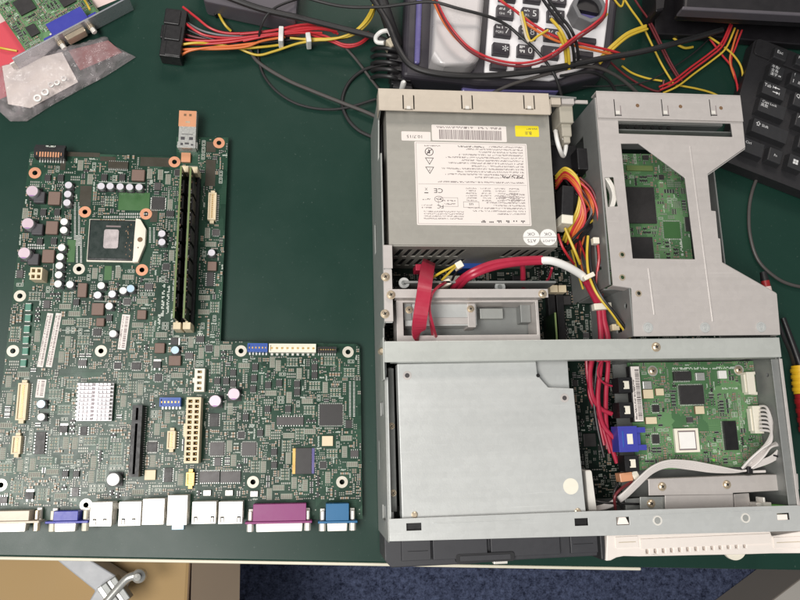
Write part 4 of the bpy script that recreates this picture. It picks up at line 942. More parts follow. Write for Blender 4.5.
q = MB(); p = W(735, 547.5, wz-5); q.prism([(p[0]+9.2*math.cos(R(a)), p[1]+9.2*math.sin(R(a))) for a in range(180, 361, 9)], wz-8, wz-5, 'ivory'); build(q, 'round_tab', wb, bevel=.5, label='pale half round tab')
q = MB(); a, b = W(600, 540, 54), W(607, 560, 54); q.box(a[0], b[1], 10, b[0]-.4, yt-.2, 54, 'bezeld'); build(q, 'bezel_divider', pc, bevel=1)

# expansion cage: cover plate with windows, flange and side walls
z = 88.0
out = pw([(594.6, 98), (739.6, 98), (744.6, 148), (707, 174.5), (710.5, 211), (715, 211.5), (717.5, 238.5), (719.5, 239), (721.5, 263), (776, 294), (779.5, 335), (633.5, 336.5), (630.8, 288.5), (612.5, 286)], z)
h1 = pw([(617.6, 121.3), (730, 124), (732, 137.5), (618.4, 134)], z); h2 = pw([(620.4, 144.2), (638, 144.2), (684.2, 178.3), (694.6, 259.6), (632.2, 258.8)], z); h3 = pw([(604.2, 178), (613, 177.5), (617.4, 206.8), (607.4, 207.3)], z)
hs = [circ(*W(x, y, z), 1.5, 14) for x, y in ((622, 254.8), (622.2, 277.5), (638.5, 293.5))]
q = MB(); q.prism(out, z, z+1.2, 'zinc_c', [h1, h2, h3]+hs)
for i in range(len(out)):                                            # turned-down edges
    if i in (1, 2, 3, 8, 9, 12): 
        (xa, ya_), (xb, yb_) = out[i], out[(i+1) % len(out)]; dx, dy = xb-xa, yb_-ya_; l = math.hypot(dx, dy); nx, ny = -dy/l, dx/l
        if nx*(280-xa)+ny*(160-ya_) < 0: nx, ny = -nx, -ny
        q.prism([(xa, ya_), (xb, yb_), (xb+nx, yb_+ny), (xa+nx, ya_+ny)], z-10, z-.02, 'zinc_c')
# pressed ribs and punches
def rib(x0, y0, x1, y1): 
    a, b = W(x0, y0, z+1.2), W(x1, y1, z+1.2); d = math.hypot(b[0]-a[0], b[1]-a[1]); q.cb((a[0]+b[0])/2, (a[1]+b[1])/2, z+1.2, z+1.55, 2.0, d, 'zinc_c', math.atan2(b[1]-a[1], b[0]-a[0])-math.pi/2, .6)
rib(648.5, 268, 654.5, 315); rib(690, 146, 713, 322)
cage = build(q, 'cage_cover', pc, bevel=.25, seg=1)
for x, y in ((622, 254.8), (622.2, 277.5), (638.5, 293.5)): p = W(x, y, z+1.2); q = MB(); q._ring(*p, z+1.21, z+1.5, 2.4, 1.5, 'brass', 18); build(q, 'screw_hole_ring', cage)
for x, y in ((648, 327.5), (705, 327.5), (761, 327)):
    p = W(x, y, z+1.2); q = MB(); q.lathe(*p, [(4.0, z+1.2), (3.7, z+1.9), (2.4, z+2.0), (2.3, z+1.4), (1.3, z+1.4), (1.2, z+2.2)], 'zinc_l', 22); build(q, 'press_nut', cage)
q = MB(); a, b = W(597, 119, z), W(739, 100.5, z); q.box(a[0], a[1], z+1.2, b[0], b[1]+2, z+2.6, 'zinc_c'); q.box(a[0], b[1]+2.02, z-8, b[0], b[1]+3.2, z+2.6, 'zinc_c')
fl = build(q, 'cage_flange', cage, bevel=.3)
for px in (617.5, 665, 713):
    q = MB(); x, y = W(px, 109, z+2.6); q.box(x-2.6, y-6, z+2.6, x-1.9, y+8, z+2.64, 'dark'); q.box(x-1.9, y-5.6, z+2.6, x+3, y-4.9, z+2.64, 'dark'); q.box(x+2.2, y-4.9, z+2.6, x+2.8, y+3, z+2.64, 'inkl'); q.cb(x-.2, y-3, z+2.6, z+3.2, 3, 2.6, 'nickel'); build(q, 'punched_slot', fl)
for px, py in ((637.5, 105.5), (680.5, 106.5), (721, 108)): q = MB(); q.cyl(*W(px, py, z+2.6), z+2.6, z+2.68, 1.5, 'creamd', 14); build(q, 'rivet', fl)
q = MB(); p = W(610, 192, z)                                         # curved strip inside the small window
P = []; 
for k in range(9): t = k/8; y = p[1]+12-24*t; P.append((p[0]-3.2+4*math.sin(math.pi*t)+t*2.0, y))
q.prism(P+[(x+3.8, y) for x, y in reversed(P)], z-6, z-.6, 'nickel'); build(q, 'curved_strip', cage, bevel=.3)
q = MB(); wallx(q, 218.6, 219.8, [(110.5, 6), (YB-2, 6), (YB-2, z-.02), (110.5, z-.02)], 'zinc_d', [rect(205, 20, 240, 60), rect(125, 66, 150, 76)]); wallx(q, 233.4, 234.6, [(72, 6), (110, 6), (110, z-.02), (72, z-.02)], 'zinc_d', [circ(96, 80, 2.5, 12), rect(78, 60, 84, 70)]); q.box(219.9, 109.4, 20, 233.3, 110.4, z-14, 'zinc_d'); build(q, 'cage_wall', cage)
q = MB(); q.box(222, 250, 62, 338, 258, 63, 'zinc_d'); q.box(222, 238, 58, 338, 239, 76, 'zinc_d')
for k in range(10): q.cyl(228+k*7, 247, 62, 63.2, 1.6, 'dark', 12)
build(q, 'rear_plate', cage)

# card seen through the cage window
cz = 34.0
q = MB(); sm = MB(); P = [(222, 112), (316, 112), (316, 236), (222, 236)]
q.prism(P, cz-1.6, cz, 'pcbg'); C2 = Clutter(P, cz, sm, q, 31)
def card_chip(CLT, par, px, py, w, h, z0, z1, m, legs='vh', name='chip', bevel=.15, ang=0.0, tm=None):
    sx, sy = mmpx(px, py, z0+z1); p = W(px, py, z0+z1); w, h = w*sx, h*sy
    k = MB(); k.cb(*p, z0+.1, z0+z1, w, h, m, ang, 0, tm)
    if 'v' in legs:
        n = max(3, int(h/1.1)); 
        for i in range(n):
            for s in (-1, 1): k.cb(p[0]+s*(w/2+.5), p[1]-h/2+h*(i+.5)/n, z0+.05, z0+.4, 1.2, h/n*.5, 'solder')
    if 'h' in legs:
        n = max(3, int(w/1.1))
        for i in range(n):
            for s in (-1, 1): k.cb(p[0]-w/2+w*(i+.5)/n, p[1]+s*(h/2+.5), z0+.05, z0+.4, w/n*.5, 1.2, 'solder')
    CLT.block(*p, w+2.5, h+2.5); return build(k, name, par, bevel=bevel)
rz = assembly('expansion_card', (222, 112, cz), pc)
card_chip(C2, rz, 639.5, 205, 32, 36, cz, 2, 'chip', 'v'); card_chip(C2, rz, 642, 254, 24, 34, cz, 2, 'chip', 'v'); card_chip(C2, rz, 672, 230, 17, 17, cz, .3, 'mosscu', 'vh'); card_chip(C2, rz, 690, 224, 8, 14, cz, 1.4, 'chip', 'v')
card_chip(C2, rz, 640, 168, 26, 5, cz, 2, 'ramedge', '')
p = W(681, 247, cz); q.fineprint(p[0], p[1]+8, cz+.05, 15, 2.2, 'silk', R(-88))
C2.block(p[0], p[1], 4, 18); p = W(669, 238, cz); q.fineprint(p[0], p[1], cz+.05, 12, 1.4, 'silk', R(-88))
C2.fill(1300); build(q, 'card_board', rz); build(sm, 'surface_mount_parts', rz, kind='stuff')

# second mainboard deep inside the case
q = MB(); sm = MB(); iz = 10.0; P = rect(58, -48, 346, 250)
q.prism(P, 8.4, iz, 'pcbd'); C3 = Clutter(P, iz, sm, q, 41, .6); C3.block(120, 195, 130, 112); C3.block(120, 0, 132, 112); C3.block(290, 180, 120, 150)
in0 = assembly('inner_board', (200, 90, iz), pc)
for x, y in ((560.5, 326), (552, 326)):                              # two dark memory slots with cream latches, between bay and cable
    p = W(x, 306, iz+8); k = MB(); k.box(p[0]-3, p[1]-40, iz+.1, p[0]+3, p[1]+10, iz+8, 'black'); k.box(p[0]-3.2, p[1]+10, iz+.1, p[0]+3.2, p[1]+16, iz+16, 'cream'); C3.block(p[0], p[1]-12, 8, 60); build(k, 'memory_slot', in0, bevel=.3)
p = W(556.3, 330, iz+30); k = MB(); k.box(p[0]-.7, p[1]-40, iz+2, p[0]+.7, p[1]+14, iz+30, 'ram', tm='ramedge'); build(k, 'memory_module', in0)
for x, y, w, h, hh, m in ((470, 262, 34, 14, 18, 'blue'), (455, 280, 22, 10, 12, 'ivory'), (597, 395, 16, 30, 3, 'chip'), (590, 440, 14, 14, 2, 'chip'), (602, 365, 10, 18, 8, 'black'), (565, 300, 14, 10, 6, 'chip'), (520, 280, 16, 10, 10, 'black'), (425, 285, 20, 10, 14, 'black')):
    px, py = W(x, y, iz+hh); k = MB(); k.cb(px, py, iz+.1, iz+hh, w*.75, h*.75, m); C3.block(px, py, w*.75+1, h*.75+1); build(k, 'board_connector' if hh > 4 else 'chip', in0, bevel=.4)
C3.fill(9000); build(q, 'mainboard', in0); build(sm, 'surface_mount_parts', in0, kind='stuff')
for x, y in ((404, 283), (500, 287)): p = W(x, y, 70); k = MB(); k._ring(*p, 69, 70.5, 4, 2, 'zinc_l', 20); k.cyl(*p, 12, 69.5, 2.4, 'zinc_d', 14); build(k, 'standoff', pc)
k = MB(); p = W(480, 283, 60); k.box(p[0]-60, p[1]-3, 30, p[0]+55, p[1]-1.5, 74, 'zinc_d'); build(k, 'bay_rear_wall', pc)

# ------------------------------------------------------------------ control card at the lower right with its tray
gz = 50.0
card = assembly('control_card', (300, 15, gz), pc, 'bright green circuit card with white cables')
q = MB(); sm = MB(); P = [(244.5, -25), (349, -25), (349, 56.5), (244.5, 56.5)]
q.prism(P, gz-1.6, gz, 'pcbg'); C4 = Clutter(P, gz, sm, q, 51)
def cc(*a, **k): return card_chip(C4, card, *a, **k)
cc(692, 394.7, 24, 19, gz, 1.8, 'chip'); cc(731, 435.5, 13, 29, gz, 2.0, 'black', 'v'); cc(683, 376, 17, 9, gz, 3.5, 'chip', 'h', name='pin_header'); cc(656, 408.5, 7, 7, gz, 1.2, 'chip'); cc(656, 439, 7, 9, gz, 1.2, 'chip')
for x, y, w, h in ((648.5, 394, 10, 9), (660, 392, 8, 7), (700, 410, 9, 8), (651.5, 420.5, 11, 7)): cc(x, y, w, h, gz, 2.8, 'capt', '', name='tantalum_capacitor', bevel=.3, tm='cream')
for x, y in ((647.5, 385), (700.5, 376.5)): cc(x, y, 9, 8, gz, 3, 'solder', '', name='inductor', bevel=.5)
cc(723, 374.5, 8, 8, gz, 3, 'white', '', name='crystal', bevel=.4)
# white framed heat spreader
o = cc(687.3, 440.3, 24, 24, gz, 3.0, 'ivory', '', name='heat_spreader', bevel=.3)
p = W(687.3, 440.3, gz+3); k = MB(); 
k.prism(rect(p[0]-7.2, p[1]-7.4, p[0]+7.2, p[1]+7.4), gz+3.0, gz+3.06, 'inkl', [rect(p[0]-6.6, p[1]-6.3, p[0]+6.3, p[1]+6.3)]); k.box(p[0]-6.2, p[1]-6.2, gz+3.0, p[0]+6.2, p[1]+6.2, gz+3.4, 'white'); build(k, 'white_pad', o)
k = MB(); p0, p1 = W(631, 366, gz+7), W(639.5, 422, gz+7); k.box(p0[0]-1.5, p1[1], gz+.1, p0[0]+6.5, p0[1], gz+7, 'black')
C4.block(p0[0]+3, (p0[1]+p1[1])/2, 9, p0[1]-p1[1]+2); bb = build(k, 'socket_strip', card, bevel=.4)
k = MB(); rg = random.Random(8); k.box(p0[0]-.6, p1[1]+.5, gz+7.02, p0[0]+6.2, p0[1]-.4, gz+7.2, 'paper'); y = p1[1]+2
while y < p0[1]-3: t = rg.uniform(.25, .8); k.box(p0[0]+2.4, y, gz+7.2, p0[0]+5.7, y+t, gz+7.23, 'ink'); y += t+rg.uniform(.3, .6)
k.fineprint(p0[0]+.9, p1[1]+2, gz+7.25, 30, 1.4, 'ink', R(90)); build(k, 'barcode_label', bb)
for px, py, m in ((625.5, 385, 'black'), (626.5, 410, 'black'), (632, 463.5, 'black')):
    p = W(px, py, gz+9); k = MB(); k.cb(*p, gz-4, gz+9, 11, 11.5, m); k.cb(p[0]+.5, p[1], gz+9, gz+9.3, 4.5, 6, 'ivory'); k.cb(p[0]-1.5, p[1], gz+9.3, gz+9.35, .8, 4, 'dark'); build(k, 'side_socket', card, bevel=.4); C4.block(*p, 13, 13)
p = W(630, 439, gz+10); k = MB(); k.cb(p[0]-1, p[1], gz-4, gz+9, 15, 19, 'vga'); k.cb(p[0]+9, p[1]+6.5, gz+.1, gz+8, 9, 4, 'vga'); k.cb(p[0]+9, p[1]-6.5, gz+.1, gz+8, 9, 4, 'vga'); k.cb(p[0]+7.2, p[1], gz+.1, gz+6.5, 5, 8.8, 'vga'); k.cb(p[0]+.4, p[1], gz+9, gz+9.3, 4.4, 7.5, 'ivory'); k.cb(p[0]-5, p[1], gz+9, gz+9.2, 1.2, 12, 'blue')
build(k, 'blue_socket', card, bevel=.6, label='blue plastic socket'); C4.block(p[0]+4, p[1], 24, 22)
for px, py, h in ((751.5, 383, 24), (757.8, 419.5, 29)):
    p = W(px, py, gz+7); w = 6.5; k = MB(); k.cb(*p, gz+.1, gz+7, w, h*.73, 'ivory'); k.cb(p[0]-w*.5-.6, p[1], gz+.1, gz+5, 1.2, h*.6, 'ivory'); 
    for s in (-1, 1): k.cb(p[0]+4, p[1]+s*h*.33, gz+.1, gz+5, 3, 2.4, 'ivory')
    build(k, 'cable_socket', card, bevel=.4); C4.block(*p, w+5, h*.75+2)
for x, y in ((652.5, 371), (738.5, 370)):
    p = W(x, y, gz); C4.block(*p, 9, 9); k = MB(); k._ring(*p, gz+.05, gz+.25, 4.2, 1.6, 'solder', 20); build(k, 'screw_pad', card); screw(card, x, y, gz+.3, 2.6)
k = MB(); p = W(724, 367.5, gz); q.fineprint(p[0]-43, p[1]-.3, gz+.05, 52, 1.8, 'silk'); C4.block(p[0]-17, p[1], 54, 3)
q.fineprint(*W(722, 388.5, gz), gz+.05, 13, 1.5, 'silk'); p = W(745, 401, gz); q.fineprint(*p, gz+.05, 4, 2.4, 'silk')
C4.block(W(728, 388.5, gz)[0], W(728, 388.5, gz)[1], 20, 6); C4.block(*W(708, 425, gz), 16, 8); C4.block(*W(672, 420, gz), 14, 8)
C4.fill(1500); C4.fill(2500, lambda x, y: x > 318 or y < 2); build(q, 'card_board', card); build(sm, 'surface_mount_parts', card, kind='stuff')
k = MB(); k.cyl(*W(713, 460, gz), gz+.1, gz+1.2, 1.2, 'led', 12); build(k, 'green_lens', card)
# tray floor, back lip and bracket steps below the card
q = MB(); q.box(240, -46, 30, XR-1.3, 66, 31.2, 'zinc_d'); q.box(246, 57.5, 31.3, XR-14, 58.7, 56, 'zinc_d'); wallx(q, 349.3, 350.5, [(-46, 31.3), (70, 31.3), (70, 78), (-46, 78)], 'zinc_d', [circ(44, 66, 1.6, 12)]); q.box(240, 57, 31.3, 247, 64, 62, 'zinc_d'); tr = build(q, 'card_tray', pc)
q = MB(); sz = 62.0; P = pw([(648.5, 479.3), (798, 473.8), (799, 489.5), (733, 493), (733.3, 494.5), (649, 495.5)], sz); q.prism(P, sz-1.2, sz, 'zinc_c'); q.prism(pw([(665, 495.6), (733.3, 494.6), (734, 510), (665.5, 512.5)], sz), sz-1.2, sz-.1, 'zinc_c')
q.prism(pw([(734, 494), (749, 493), (751, 508.5), (734.5, 510)], sz-4), sz-5.2, sz-4, 'zinc_c'); q.prism(pw([(640, 497), (664.5, 496.5), (665.5, 512.8), (640.5, 513)], sz-3), sz-4.2, sz-3, 'zinc'); q.prism(pw([(649, 479), (798, 473.4), (798, 475), (649, 480.5)], sz), sz-14, sz-1.3, 'zinc_c')
q.prism(pw([(625, 499), (641, 498), (641.5, 513), (626, 514)], sz-8), sz-9.2, sz-8, 'zinc_d')
st = build(q, 'step_bracket', tr, bevel=.3); screw(st, 662, 486.5, sz, 2.6); screw(st, 726.7, 484.5, sz, 2.6); screw(st, 651, 503.5, sz-3, 2.6)
k = MB(); p = W(762, 504, 66); k.box(p[0]-5, p[1]-2.5, 50, p[0]+7, p[1]+1, 67, 'nickel'); k.box(p[0]-1, p[1]+1, 60, p[0]+.5, p[1]+5, 70, 'nickel'); build(k, 'clip', tr, bevel=.4)
# bright round-edged strip right of the drive
k = MB(); a, b = W(588.5, 470, 66), W(592, 512, 66); k.prism([(a[0]-2.5, a[1]), (a[0]+2.5, a[1]), (b[0]+4, b[1]), (b[0]-2.5, b[1])], 36, 66, 'nickel'); build(k, 'polished_guide', pc, bevel=1.5, seg=3)
k = MB(); p = W(626, 477, 56); k.cb(*p, 48, 57, 10, 6.5, 'kapton', R(6)); k.cb(p[0]+7.5, p[1]+1.2, 49, 56.5, 5, 6, 'ivory', R(25)); build(k, 'orange_plug', pc, bevel=.5, label='small orange plug')

# ------------------------------------------------------------------ wiring inside the computer
def wire(name, parent, pts, r, m, n=8, label=None, flat=None, sub=6):
    return build(MB().tube(wp(pts), r, m, n, sub, flat=flat), name, parent, label=label)
def tie(name, parent, px, py, z, w, h, m='ivory', ang=0.0):
    p = W(px, py, z); return build(MB().cb(*p, z-4, z+2.2, w, h, m, ang), name, parent, bevel=.6)
# flat red cable over the bay, with its partner seen edge on
wire('ribbon_cable', pc, [(429, 262, 60), (427.5, 268, 78), (425.5, 280, 94), (423.5, 295, 99), (420, 318, 96), (418.5, 332, 84), (418.5, 338, 60)], 0, 'sata', flat=(5.0, 1.0), label='broad flat red cable')
k = MB(); p = W(421.5, 271, 62); k.cb(p[0]+.5, p[1]+2, 52, 66, 11, 5, 'sata'); build(k, 'cable_plug', pc, bevel=.6)
wire('ribbon_cable', pc, [(444, 284, 74), (437, 288, 86), (431, 296, 94), (429, 310, 92), (432, 325, 86), (434.5, 336, 72), (435, 340, 58)], 0, 'sata', flat=(.9, 2.4))
k = MB(); p = W(444.5, 284, 70); k.cb(*p, 40, 74, 9, 5, 'ivory', .4); build(k, 'cable_plug', pc, bevel=1)
wire('wire', pc, [(431, 279, 76), (440, 273, 84), (450, 268, 88), (457, 264, 86)], .9, 'yel'); wire('wire', pc, [(442, 280, 74), (449, 273, 82), (456, 266, 86), (459, 264, 85)], .9, 'yel'); wire('wire', pc, [(450, 285, 60), (454, 276, 74), (460, 266, 82)], .9, 'bk')
p = W(459.5, 264.5, 88); build(MB().cb(*p, 80, 88, 5.5, 5.0, 'ivory', .5), 'wire_plug', pc, bevel=.5)
# twin thick red data cables, white sleeve, then down the channel
for i, dy in ((0, 0), (1, 4.5)):
    wire('data_cable', pc, [(453+i*5, 288+i, 62), (461+i*4, 279+dy*.4, 78), (473, 271+dy, 86), (492, 263.5+dy, 88), (515, 260+dy*.8, 88), (542, 258.5+dy*.7, 86)], 2.3, 'sata', 10)
wire('cable_sleeve', pc, [(541, 260.5, 86), (552, 261, 87), (566, 266, 84), (580, 274, 78), (584, 278, 76)], 3.0, 'white', 12)
wire('data_cable', pc, [(522, 262, 84), (523, 272, 74), (523, 284, 60), (524, 292, 40)], 2.0, 'sata', 10); wire('data_cable', pc, [(552, 268, 70), (549, 278, 56), (541, 287, 44), (534, 295, 30)], 1.0, 'sata')
for i, (a, b, c, d) in enumerate([(583, 590, 599, 600), (586, 594, 603, 607)]):
    wire('data_cable', pc, [(a, 277, 76), (b, 290, 68), (c-1, 306, 62), (c+1, 320, 60), (d+1, 340, 58), (d-1, 362, 56)], 2.25, 'sata', 10)
for pts in ([(594, 345, 56), (590, 372, 54), (592, 395, 52), (600, 408, 50), (612, 414, 50)], [(603, 345, 56), (600, 372, 54), (598, 400, 52), (603, 425, 48), (616, 440, 48)], [(608, 345, 56), (608, 368, 54), (606, 395, 50), (607, 430, 44), (617, 463, 42)],
            [(605, 356, 60), (599, 366, 60), (598, 376, 60), (604, 383, 58), (612, 386, 56)]):
    wire('data_cable', pc, pts, 1.75 if pts[0][0] != 605 else .8, 'sata', 10)
tie('cable_tie', pc, 602, 306.5, 66, 14, 5, 'ivory', R(4)); tie('cable_tie', pc, 588.5, 276.5, 80, 9, 3.5, 'ivory', R(25)); tie('cable_tie', pc, 615, 327.5, 58, 6, 5, 'cream')
k = MB(); p = W(617, 306, 56); k.cb(*p, 40, 57, 7, 5, 'white'); build(k, 'wire_plug', pc, bevel=.4)
# yellow and black pair beside the cage
wire('wire', pc, [(588, 236, 74), (587, 255, 76), (589, 275, 78), (597, 294, 80), (611, 312, 78), (621, 326, 74), (630, 338, 66)], 1.0, 'yel'); wire('wire', pc, [(590, 240, 74), (590, 258, 76), (593, 278, 78), (601, 296, 80), (615, 314, 78), (627, 330, 74), (633, 338, 66)], 1.3, 'bk')
wire('wire', pc, [(617, 322, 73), (626, 332, 70), (632, 340, 62)], 1.0, 'yel')
wire('wire', pc, [(597, 238, 76), (599, 258, 70), (597, 275, 66), (596, 300, 60)], 1.1, 'red'); wire('wire', pc, [(602, 245, 70), (604, 262, 66), (603, 280, 60), (601, 300, 58)], 1.6, 'brn')
tie('wire_plug', pc, 595.5, 241, 78, 5, 5, 'ivory'); k = MB(); p = W(602, 264, 64); k.cb(*p, 56, 66, 6, 5, 'gry'); build(k, 'wire_plug', pc, bevel=.5)
# bundle next to the power supply
for i in range(6):
    wire('wire', pc, [(556, 176+i*2.5, 62-i*3), (565, 168+i*2, 78-i*2), (576, 176+i*2.5, 80), (580+i*.8, 190+i*3, 80), (577+i*1.6, 210+i*2, 76), (568+i*2, 228+i*1.5, 68), (563+i*2.4, 240+i*2, 56)], 1.0, ('yel', 'yel', 'red', 'orange', 'orange', 'red')[i])
for i in range(4): wire('wire', pc, [(580+i*2, 180+i*4, 66), (590+i*.6, 196+i*5, 74), (593-i*2, 212+i*4, 74), (582-i*3, 230+i*3, 70), (570-i, 242+i*2.5, 60)], 1.0, ('orange', 'orange', 'gry', 'bk')[i])
for i in range(6): wire('wire', pc, [(594+i*.7, 206+i*3, 60+i), (589-i*1.5, 222+i*3, 66), (580-i*2, 236+i*2, 64), (572-i*1.8, 248+i, 54)], 1.1, 'bk')
for i in range(9):
    wire('wire', pc, [(559+i*3, 172+(i*37) % 11, 50+(i*13) % 20), (574+(i*7) % 12, 184+(i*5) % 16, 62+(i*11) % 16), (588+(i*5) % 8, 204+(i*9) % 14, 60+(i*7) % 14), (584-(i*4) % 14, 228+(i*3) % 12, 56+(i*9) % 12), (574+(i*6) % 18, 254+(i*5) % 10, 46), (582+(i*5) % 14, 280+(i*3) % 12, 36)], .85, ('bk', 'brn', 'bk', 'yel', 'gry', 'red', 'bk', 'orange', 'bk')[i])
for i in range(4): wire('data_cable', pc, [(586+i*4, 350+i*3, 40), (588+(i*5) % 9, 380+i*6, 36), (596+(i*7) % 10, 410+i*5, 32), (604+(i*3) % 9, 445+i*4, 28)], 1.3, ('sata', 'brn', 'sata', 'bk')[i])
wire('wire', pc, [(576, 180, 78), (588, 190, 80), (596, 206, 78), (599, 226, 74), (599, 244, 66)], 1.0, 'red'); wire('wire', pc, [(580, 178, 74), (592, 190, 76), (598, 208, 74), (602, 230, 70), (603, 250, 62)], 1.0, 'brn')
wire('wire', pc, [(565, 228, 74), (570, 240, 74), (576, 254, 72), (580, 264, 66)], 1.1, 'yel'); wire('wire', pc, [(558, 234, 70), (562, 246, 70), (568, 256, 66), (574, 264, 58)], 1.0, 'red')
k = MB(); p = W(568, 200, 82); k.cb(*p, 55, 82, 9.5, 23, 'black', R(-6)); k.cb(p[0]-1, p[1]-14.5, 58, 81, 9, 7.5, 'ivory', R(-6)); build(k, 'power_plug', pc, bevel=.8, label='black power plug with an ivory end')
k = MB(); p = W(566.5, 113, 80); k.cb(*p, 60, 80, 11, 16, 'plugg'); k.cb(p[0]+.4, p[1]-12, 60, 77, 8, 12, 'plugg'); k.cb(p[0]+.6, p[1]-20, 62, 76, 5.5, 6, 'plugg'); build(k, 'beige_plug', pc, bevel=1, label='beige plug hanging beside the power supply')
wire('wire', pc, [(555.5, 131, 70), (557, 140, 76), (560, 150, 74), (563.5, 156, 66), (566, 146, 70), (564, 138, 74)], 1.7, 'white')
k = MB(); p = W(560, 168, 50); k.cb(p[0]+4, p[1]+6, 20, 52, 22, 26, 'black'); k.cb(p[0]+14, p[1]+2, 20, 66, 10, 18, 'black'); build(k, 'fan_housing', pc, bevel=1)
# white ribbon from the card: loops at the right and a flat bundle running left
for i in range(7):
    z = 58+i*.7
    wire('white_wire', card, [(760, 406+i*4, z-1), (767+i*.6, 408+i*4, z+6), (772-i*.2, 424+i*3, z+9), (769-i*1.2, 440+i*1.5, z+8), (758-i*1.2, 455+i*.6, z+4), (748-i, 466+i*.4, z)], .95, 'wht', 7)
for i in range(6):
    z = 58+i*.5
    wire('white_wire', card, [(747, 470-i*1.2, z), (768, 463-i*1.0, z+4), (780-i*.6, 456-i*1.0, z+6), (788-i*1.6, 448-i*.4, z+7), (785-i*1.8, 441+i*.9, z+8), (775-i, 443+i*1.0, z+8), (764, 451+i*1.0, z+7), (754, 461+i*1.0, z+4), (742, 471, z), (715, 472-i*1.2, z), (690, 469-i*1.5, z), (668, 467-i*1.2, z+1), (652, 473-i*1.2, z+1), (638, 486-i*1.4, z), (624, 499-i*1.3, 57+i*.5), (610, 507-i*.9, 54), (597, 510-i*.6, 48)], .85, 'wht', 7)
k = MB(); p = W(749, 470, 62); k.cb(*p, 56, 64, 4, 5, 'black'); k.cb(p[0]+7, p[1]-1.5, 58, 60, 16, 2, 'wht'); build(k, 'black_tie', card, bevel=.5)
wire('wire', pc, [(783, 428, 62), (781, 424, 66), (774, 424, 66), (770, 430, 62)], .7, 'bk'); wire('wire', pc, [(785, 466, 60), (780, 458, 66), (773, 455, 66)], .7, 'bk')
wire('wire', pc, [(632, 482, 56), (622, 488, 62), (615, 496, 64), (615, 506, 60), (617, 516, 50)], 1.1, 'brn'); wire('wire', pc, [(618, 484, 58), (614, 494, 62), (620, 504, 60), (625, 513, 54)], 1.0, 'bk'); wire('wire', pc, [(595, 501, 56), (608, 503, 58), (630, 504, 58), (642, 504, 52)], .8, 'bk')
# ------------------------------------------------------------------ graphics card, papers and bag at the upper left
def flatthing(name, label, cat, poly, z0, z1, m, bevel=0):
    q = MB(); q.prism(poly, z0, z1, m); o = build(q, name, bevel=bevel); return tag(o, label, cat)
flatthing('paper', 'crumpled pale pink paper at the top left corner under the red sheet', 'paper', pw([(-60, -40), (30, -40), (34, 30), (14, 30), (-60, 70)], .3), .1, .4, 'pinkp')
flatthing('paper', 'red sheet under the green graphics card and clear plastic bag', 'paper', pw([(-80, 60), (14, 17), (60, 36), (36, 62), (22, 90), (-60, 124)], .8), .55, .85, 'redp')
flatthing('paper', 'pale sheet peeping out behind the bracket of the green graphics card', 'paper', pw([(60, -40), (128, -40), (121, -2), (92, 10), (70, 2)], .5), .1, .5, 'pinkp')
gA, gB = W(14, 57, 19), W(122, 0, 19); ga = math.atan2(gB[1]-gA[1], gB[0]-gA[0]); gl = math.hypot(gB[0]-gA[0], gB[1]-gA[1])
gx = thing('graphics_card', 'green graphics card with a blue video port and a silver end bracket', 'circuit card', (*W(60, 20, 0), 0))
X = Matrix.Translation((*gA, 0)) @ Matrix.Rotation(ga, 4, 'Z')
q = MB(mtx=X); sm = MB(mtx=X); P = [(16, 1.5), (gl*.78, 1.5), (gl*.78, 110), (10, 110)]; P = [(10, 1.5), (gl*.80, 1.5), (gl*.80, 110), (10, 110)]
q.prism(P, 3.4, 5, 'pcbg'); C5 = Clutter(P, 5, sm, q, 61)
vx = gl*.52
for (x, y, w, h) in ((30, 45, 14, 14), (62, 32, 12, 10), (24, 22, 8, 10), (50, 60, 16, 16), (80, 50, 10, 20)):
    k = MB(mtx=X); k.cb(x, y, 5.1, 6.8, w, h, 'chip'); C5.block(x, y, w+2, h+2); build(k, 'chip', gx, bevel=.2)
k = MB(mtx=X); k.box(vx-16, 1.2, 5.1, vx+16, 14, 17, 'vga'); k.box(vx-24, .6, 5.1, vx+24, 5, 15, 'vga'); build(k, 'video_port', gx, bevel=.6); C5.block(vx, 7, 50, 16)
k = MB(mtx=X); k.cb(38, 7, 5.1, 9, 9, 7, 'ivory'); build(k, 'pin_header', gx, bevel=.4); C5.block(38, 7, 11, 9)
C5.fill(9000); build(q, 'card_board', gx); build(sm, 'surface_mount_parts', gx, kind='stuff')
k = MB(mtx=X); k.box(-2, -.9, 1.0, gl+6, .4, 19, 'can'); k.box(gl+6.02, -.9, 1, gl+7, 12, 19, 'nickel') if 0 else None
k.box(-6, -.9, 5, -2.02, .4, 14, 'nickel'); br_ = build(k, 'end_bracket', gx, bevel=.3)
for s in (-1, 1):
    k = MB(mtx=X); hexnut(k, vx+s*14, -.9, 10, 2.9, 'brass', 3); hexnut(k, vx+s*14, -3.9, 10, 2.3, 'nickel', 4.5); build(k, 'jack_screw', br_, bevel=.4)
k = MB(mtx=X); k.prism([(vx-9, -.95), (vx+9, -.95), (vx+8.4, -5.5), (vx-8.4, -5.5)], 6, 14, 'brass'); build(k, 'shell', br_, bevel=.8)
for nm, lb, pts in (('wire', 'short yellow wire lying on the red sheet', [(-4, 47, 2), (6, 49, 3), (17, 51, 2)]), ('wire', 'short yellow wire behind the blue video port of the graphics card', [(82, -4, 8), (87, 4, 22), (90, 10, 24)])):
    tag(build(MB().tube(wp(pts), .9, 'yel'), nm), lb, 'wire', )
